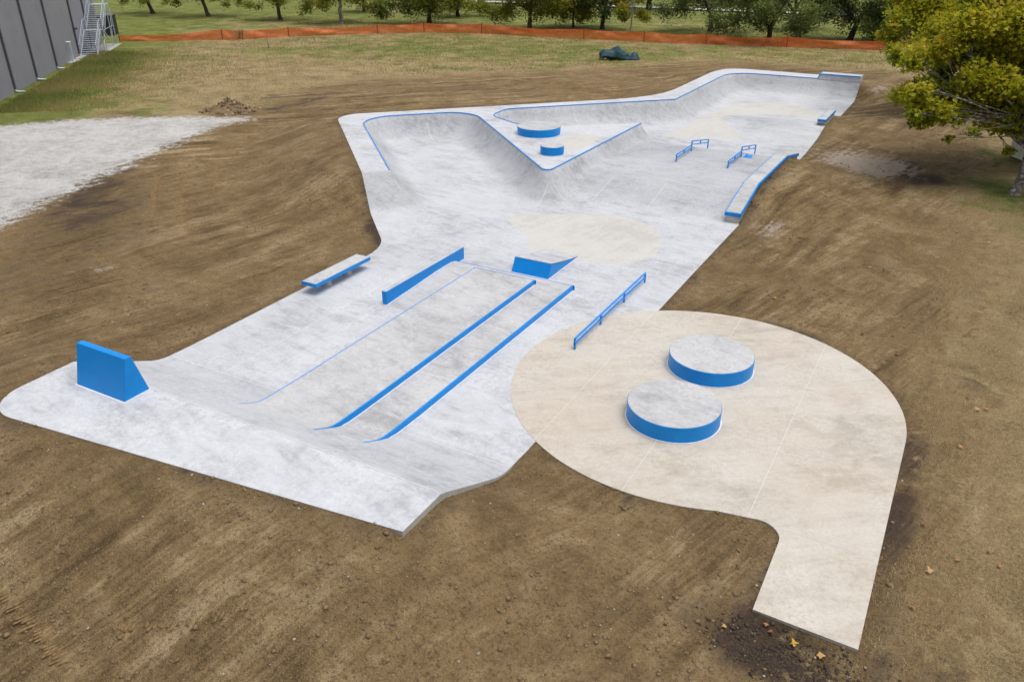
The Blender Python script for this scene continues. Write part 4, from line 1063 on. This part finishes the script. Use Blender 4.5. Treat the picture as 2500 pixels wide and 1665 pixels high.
# ------------------------------------------------------------------ trees
def tube_path(a, b, bend=.12, k=6):
    a, b = np.array(a, float), np.array(b, float); L_ = np.linalg.norm(b - a); o = rng.normal(0, bend * L_, 3); o[2] = abs(o[2]) * .5
    t = np.linspace(0, 1, k)[:, None]; return a + (b - a) * t + o * (4 * t * (1 - t)) * .5
def make_tree(name, label, base, fork_h, r0, clumps, leaves, size, mat_l, mat_b, shape, lean=(0, 0), forks=3, tint=(.45, .22), droop=0.0, group="trees in the park behind the fence", share=1.0):
    """clumps: list of (x,y,z,r) relative to the base"""
    t = empty(name, (base[0], base[1], 0)); tag(t, label, "tree", group)
    mb = MB(); top = np.array([lean[0], lean[1], fork_h])
    k = 7; p = [np.array([0, 0, -.15]) + (top - np.array([0, 0, -.15])) * (i / (k - 1)) + np.append(rng.normal(0, .03 * r0 * 6, 2) * math.sin(math.pi * i / (k - 1)), 0) for i in range(k)]
    mb.tube(p, [r0 * 1.55, r0 * 1.12, r0 * 1.0, r0 * .95, r0 * .9, r0 * .87, r0 * .85], 10)
    C = np.array(clumps, float); ang = np.arctan2(C[:, 1] - top[1], C[:, 0] - top[0]); order = np.argsort(ang); groups = np.array_split(order, forks)
    for gidx in groups:
        if len(gidx) == 0: continue
        cc = C[gidx, :3].mean(0); mid = top + (cc - top) * .55; mid[2] = max(mid[2], fork_h + .3)
        lp = tube_path(top - np.array([0, 0, .1]), mid, .16, 7); mb.tube(lp, np.linspace(r0 * .58, r0 * .26, 7), 8, 0, False)
        for ci in gidx:
            bp = tube_path(lp[rng.integers(3, 7)], C[ci, :3], .15, 6); mb.tube(bp, np.linspace(r0 * .15, r0 * .03, 6), 6, 0, False)
            for _ in range(3):
                e = C[ci, :3] + rng.normal(0, C[ci, 3] * .7, 3); mb.tube(tube_path(bp[rng.integers(3, 6)], e, .15, 4), np.linspace(r0 * .09, r0 * .02, 4), 5, 0, False)
    mb.build("trunk", mat_b, t, True, 60)
    wgt = C[:, 3] ** 2; wgt /= wgt.sum(); ci = rng.choice(len(C), leaves, p=wgt)
    d = rng.normal(size=(leaves, 3)); d /= np.linalg.norm(d, axis=1)[:, None]; rad = rng.random(leaves) ** .42
    # leaves gather in sprays inside each clump
    spr = rng.normal(size=(len(C), 9, 3)); spr /= np.linalg.norm(spr, axis=2)[:, :, None]; si = rng.integers(0, 9, leaves)
    mixd = d * .62 + spr[ci, si] * .62
    pos = C[ci, :3] + mixd * (rad * C[ci, 3])[:, None] * np.array([1.12, 1.12, .9])
    pos[:, 2] -= droop * rng.random(leaves) ** 2
    pos[:, 2] = np.maximum(pos[:, 2], .5)
    ct_ = rng.normal(0, .10, len(C)); st_ = rng.normal(0, .10, (len(C), 9))
    tn = np.clip(rng.normal(tint[0], tint[1] * .6, leaves) + ct_[ci] + st_[ci, si] + .10 * mixd[:, 2], 0, 1)
    me = leaf_cloud("crown", pos, rng.uniform(.7, 1.25, leaves) * size, tn, mat_l, shape, .35)
    link(bpy.data.objects.new("crown", me), t)
    return t
def crown(h0, h1, r, n, low=None, cx=0, cy=0):
    out = []
    for _ in range(n):
        u = rng.random(); z = h0 + (h1 - h0) * u; rr = r * math.sin(math.pi * min(.97, .18 + .75 * u)) ** .6
        a = rng.random() * 6.283; q = math.sqrt(rng.random()) * rr; out.append((cx + q * math.cos(a), cy + q * math.sin(a), z, rng.uniform(.6, 1.0) * r * .42))
    for s in (low or []): out.append(s)
    return out
# right-hand sycamores
A = [(-2.9, 45.3, 5.8, .5), (-2.3, 45.8, 6.0, .6), (-1.6, 46.3, 6.3, .7), (-.7, 46.8, 6.3, .8), (.4, 47.4, 6.3, .9), (1.5, 47.9, 6.1, .9), (-2.4, 44.8, 4.4, .5), (-2.0, 44.5, 3.7, .5), (-2.3, 44.3, 3.4, .3), (-1.5, 45.3, 4.4, .6), (-1.3, 44.9, 3.7, .5), (-.6, 45.8, 4.4, .6), (.2, 46.4, 4.8, .8), (1.2, 46.9, 4.6, .8), (2.0, 47.1, 4.3, .6), (0, 45.6, 3.7, .3), (1.1, 46.2, 3.5, .5), (2.1, 46.6, 3.3, .5), (.4, 45.3, 2.7, .2), (-.6, 44.6, 2.4, .2), (1.8, 46.2, 2.8, .3), (2.5, 46.5, 2.7, .3), (2.1, 45.8, 1.9, .2), (2.6, 48.5, 6.1, 1.0), (3.0, 47.9, 4.6, 1.0), (4.1, 48.9, 5.4, 1.0), (-1.0, 47.3, 7.4, .9), (.3, 48.1, 7.6, 1.0), (1.5, 48.8, 7.6, 1.0), (.4, 49.1, 9.3, 1.0), (-.8, 48.3, 8.9, .8), (2.0, 50.1, 9.5, 1.0), (3.4, 49.8, 7.6, 1.1), (3.7, 50.9, 9.1, 1.0)]
bx, by = 2.79, 45.06
cl = []
for x, y, z, r in A:
    k = rng.uniform(-1.6, 1.3)                          # spread through the crown's depth along the line of sight
    f_ = 1 + k / 48.0; cl.append((x * f_ - bx, y * f_ - by, 11.4 + (z - 11.4) * f_, r * 1.45))
    if r > .45:
        for kk_ in (1.04, 1.09): cl.append((x * kk_ - bx + rng.normal(0, .5), y * kk_ - by, 11.4 + (z - 11.4) * kk_ + rng.normal(0, .35), r * 1.3))
cl += [(3.2, 1.5, 5, 1.1), (3.5, -1.2, 5.5, 1.1), (1.5, -2.2, 5.8, 1.0), (4.2, .5, 7.5, 1.1), (2.0, -1.0, 8.2, 1.1), (-1.2, 1.4, 3.7, .8), (-.2, 1.8, 3.5, .85), (.7, 2.0, 3.5, .85), (-2.2, .9, 4.1, .85), (.2, .6, 4.3, .9), (1.4, .2, 4.2, .9), (-.9, -.2, 4.7, .8), (-.3, .9, 3.05, .7), (.6, .5, 3.15, .7), (-1.1, .4, 3.2, .6), (-.1, -.1, 3.4, .7)]
cl += [(-5.0, -.4, 3.9, .75), (-4.7, -.7, 3.3, .6), (-4.1, -.2, 3.6, .7), (-5.1, -.2, 4.6, .6), (-3.3, -.3, 3.4, .6), (-5.6, .6, 5.7, .6), (-1.6, .6, 3.1, .6), (-.6, 1.1, 3.0, .6)]
make_tree("sycamore_tree", "large yellow-green sycamore at the right edge with flaking bark", (bx, by), 2.1, .25, cl, 84000, .20, M_LEAF_SYC, M_BARKS, MAPLE, (.25, .55), 4, (.56, .26), group="sycamores on the right")
B = [(-6.2, 61.4, 5.0, .3), (-5.6, 61.6, 4.8, .4), (-5.2, 61.6, 4.4, .3), (-5.8, 61.9, 5.5, .4), (-5.3, 62.4, 6.0, .6), (-4.6, 62.4, 5.2, .5), (-4.7, 63.2, 6.7, .9), (-3.8, 63.3, 6.0, .9), (-3.2, 64.0, 6.7, 1.0), (-4.0, 62.5, 4.8, .5), (-2.7, 63.6, 5.4, .9), (-1.9, 64.6, 6.5, 1.0), (-1.8, 63.8, 5.1, .7), (-3.8, 64.4, 8.0, 1.0), (-2.4, 65.5, 8.5, 1.1), (-5.2, 63.5, 7.7, .9), (-.5, 65.5, 6.7, 1.0), (-.4, 66.5, 8.2, 1.1), (-.7, 63.6, 3.7, .7)]
bx, by = -.55, 61.6
cl = [(x - bx + rng.normal(0, .2), y - by + rng.uniform(-1.2, 1.2), z, r * 1.5) for x, y, z, r in B] + [(1.5, 1.5, 5, 1.2), (2.5, 3, 7, 1.3), (1, 4, 8, 1.3), (2, .2, 6.5, 1.1), (.2, 2.5, 9, 1.2)]
make_tree("sycamore_tree", "yellow-green sycamore behind the large one, its trunk half hidden", (bx, by), 3.0, .26, cl, 32000, .22, M_LEAF_SYC, M_BARKS, DIAMOND, (.1, .3), 4, (.56, .26), group="sycamores on the right")

T = []
def far(label, x, y, fork, r0, h0, h1, rr, n, leaves, ml, mb_, lean=(0, 0), low=None, tint=(.45, .25), forks=3, size=.27, name="park_tree", droop=.0):
    make_tree(name, label, (x, y), fork, r0, crown(max(1.7, h0 - .7), h1, rr * 1.08, n + 6, [(a, b, c, d * 1.55) for a, b, c, d in (low or [])]), int(leaves * 2.6), size, ml, mb_, DIAMOND, lean, forks, tint, droop)
far("leaning dark-trunked tree just right of the grey building", -110.6, 88.2, 2.9, .26, 3.6, 8.5, 4.0, 14, 3500, M_LEAF_OLV, M_BARKD, (-.9, -.3), [(2.6, -3.6, 2.0, .6), (-3.4, -2.4, 1.8, .6), (4.6, -1.2, 2.1, .5)])
far("second tree from the building, trunk leaning left", -99.7, 89.0, 2.5, .27, 3.2, 8.5, 4.2, 15, 4200, M_LEAF_OLV, M_BARK, (-.7, -.3), [(-3.2, -2.6, 2.0, .7), (3.0, .6, 1.8, .6), (4.5, 2.0, 2.1, .6)])
far("third tree from the building above the orange fence", -87.6, 90.8, 2.8, .26, 3.3, 8.5, 4.2, 15, 4200, M_LEAF_OLV, M_BARK, (-.2, -.1), [(-3.6, -2.4, 1.9, .7), (-2.4, -1.4, 1.6, .5), (3.3, 2.2, 2.0, .7)], (.5, .25))
far("pale-trunked tree with hanging leaves, fourth from the building", -76.5, 90.6, 2.7, .25, 3.0, 8.5, 4.2, 16, 4600, M_LEAF_OLV, M_BARKS, (.1, .1), [(-4.0, -2.2, 1.9, .8), (-2.0, -1.3, 2.2, .7), (3.2, 1.6, 2.2, .7)], (.52, .25))
far("small distant tree behind the pale-trunked one", -84.4, 105.5, 2.2, .22, 2.6, 7, 3.2, 12, 2600, M_LEAF_OLV, M_BARKD, (0, 0), [(2, 1.2, 1.8, .6)])
far("broad tree with foliage sweeping down to the orange fence", -66.4, 96.8, 2.6, .30, 2.6, 9, 4.6, 18, 6500, M_LEAF_OLV, M_BARKD, (.0, .1), [(-5.3, -3.4, 1.5, 1.0), (-6.0, -3.8, 2.4, 1.0), (-4.2, -2.8, 2.3, .9), (-5.5, -3.2, .9, .55), (2.6, 1.6, 2.0, .8), (-2.6, -1.6, 2.2, .8)], (.32, .22))
far("dark forked tree right of the broad low-branched tree", -68.1, 106.5, 2.0, .28, 2.4, 8, 3.8, 14, 4200, M_LEAF_GRN, M_BARKD, (.1, 0), [(2.6, 2.0, 1.5, .9), (3.4, 2.2, .9, .5), (-2, -1, 2.2, .7)], (.4, .3))
far("thick dark trunk standing near the far footpath", -72.8, 120.8, 3.0, .42, 4.0, 9, 4.5, 12, 2600, M_LEAF_OLV, M_BARKD)
far("yellow-green tree with a straight grey trunk behind the fence's middle", -51.2, 97.0, 2.2, .28, 2.6, 9, 5.0, 20, 7500, M_LEAF_OLV, M_BARK, (.05, 0), [(-4.0, -2.6, 1.8, .9), (-5.4, -3.2, 2.5, .9), (-2.4, -1.5, 2.4, .8), (2.4, 1.3, 2.4, .8), (-6.6, -3.6, 2.8, .8)], (.58, .24))
far("yellowing low-limbed tree between the two straight trunks", -47.2, 101.5, 2.0, .14, 2.0, 7, 3.4, 13, 4200, M_LEAF_OLV, M_BARK, (0, 0), [(-1.0, -1.0, 1.3, .8), (.9, .4, 1.0, .7), (-2.4, -1.6, 2.0, .8), (1.6, .8, 1.8, .8)], (.60, .22))
far("vase-shaped tree with dark upright limbs", -43.15, 101.5, 1.9, .27, 3.0, 9, 4.0, 16, 4600, M_LEAF_GRN, M_BARKD, (.1, .05), [(-2.0, -1.2, 2.6, .7), (2.6, 1.6, 2.5, .8)], (.45, .3), 5)
far("slim pale-barked young tree close behind the fence", -38.2, 98.6, 2.3, .10, 2.2, 6.5, 1.9, 11, 2200, M_LEAF_OLV, M_BARKP, (.1, .1), [(1.2, .8, 2.0, .6), (-1.2, -.6, 2.3, .5)], (.72, .18), 2)
far("far dark trunk by the footpath behind the slim young tree", -47.6, 130.2, 3.0, .42, 3.6, 9, 4.2, 12, 2600, M_LEAF_OLV, M_BARKD)
far("tree whose trunk forks into a wide V", -30.4, 105.7, 1.9, .30, 3.4, 9, 4.6, 16, 4200, M_LEAF_GRN, M_BARK, (0, 0), [(-4.6, -2.8, 2.2, 1.0), (-5.4, -3.4, 2.8, 1.0), (-2.8, -1.8, 2.5, .8), (3.4, 2.0, 3.0, .9)], (.5, .3), 2)
far("grey-green tree with many low limbs, right behind the fence", -21.5, 98.0, 1.5, .29, 2.6, 8, 4.8, 20, 6500, M_LEAF_GRN, M_BARKD, (.1, 0), [(-4.6, -2.8, 1.6, .9), (-5.2, -3.2, 2.4, .9), (-3.4, -2.0, 2.1, .8), (3.6, 1.8, 2.3, .9)], (.6, .3), 4)
far("smaller tree behind the one with many low limbs", -22.0, 113.2, 2.0, .32, 2.6, 8, 4.2, 15, 4200, M_LEAF_GRN, M_BARK, (.0, 0), [(-3, -1.6, 2.2, .9), (3.2, 1.8, 2.2, .9)], (.55, .3))
far("dark leaning tree nearest the big sycamores", -13.8, 104.6, 2.0, .32, 2.6, 8.5, 4.6, 18, 6500, M_LEAF_GRN, M_BARKD, (.5, .25), [(-4.8, -2.8, 2.0, .9), (-5.4, -3.4, 1.3, .7), (-3.4, -2.0, 2.4, .8), (1.8, .9, 2.4, .9)], (.35, .3))
far("feathery bright green tree behind the right-hand sycamores", -8.6, 103.0, 1.8, .25, 1.6, 8.5, 4.2, 20, 7000, M_LEAF_GRN, M_BARKD, (0, 0), [(-3.0, -1.8, 1.6, .9), (-2.2, -1.4, .9, .7), (2.4, 1.2, 1.8, .9)], (.85, .25), 4)
far("distant bushy tree by the footpath in the middle", -59.6, 121.3, 1.5, .22, 1.6, 7, 3.4, 13, 3000, M_LEAF_OLV, M_BARKD, (0, 0), [(-1.8, -1, 1.6, .8)], (.55, .25))
far("distant dark trunk behind the tree with many low limbs", -30.7, 124.8, 3.0, .3, 3.2, 8, 3.6, 11, 2400, M_LEAF_GRN, M_BARKD)

# weeds and a thin stem in the field
def weed(label, x, y, h, n, tint):
    t = empty("weed", (x, y, 0)); tag(t, label, "weed", "weeds in the field")
    m = MB()
    for k in range(3): m.tube(tube_path((0, 0, -.03), (rng.normal(0, .12), rng.normal(0, .12), h * rng.uniform(.8, 1)), .1, 5), np.linspace(.02, .006, 5), 5, 0, False)
    m.build("stem", M_BARKD, t)
    if n:
        C = np.column_stack([rng.normal(0, h * .22, n), rng.normal(0, h * .22, n), rng.uniform(.1, 1.0, n) * h]); link(bpy.data.objects.new("foliage", leaf_cloud("foliage", C, rng.uniform(.06, .14, n), np.full(n, tint) + rng.normal(0, .1, n), M_LEAF_GRN, DIAMOND)), t)
weed("bushy weed in front of the orange fence", -75.0, 70.9, 1.1, 260, .5)
weed("thin dark bare stem standing in the dry field", -66.7, 66.9, 1.3, 0, .5)
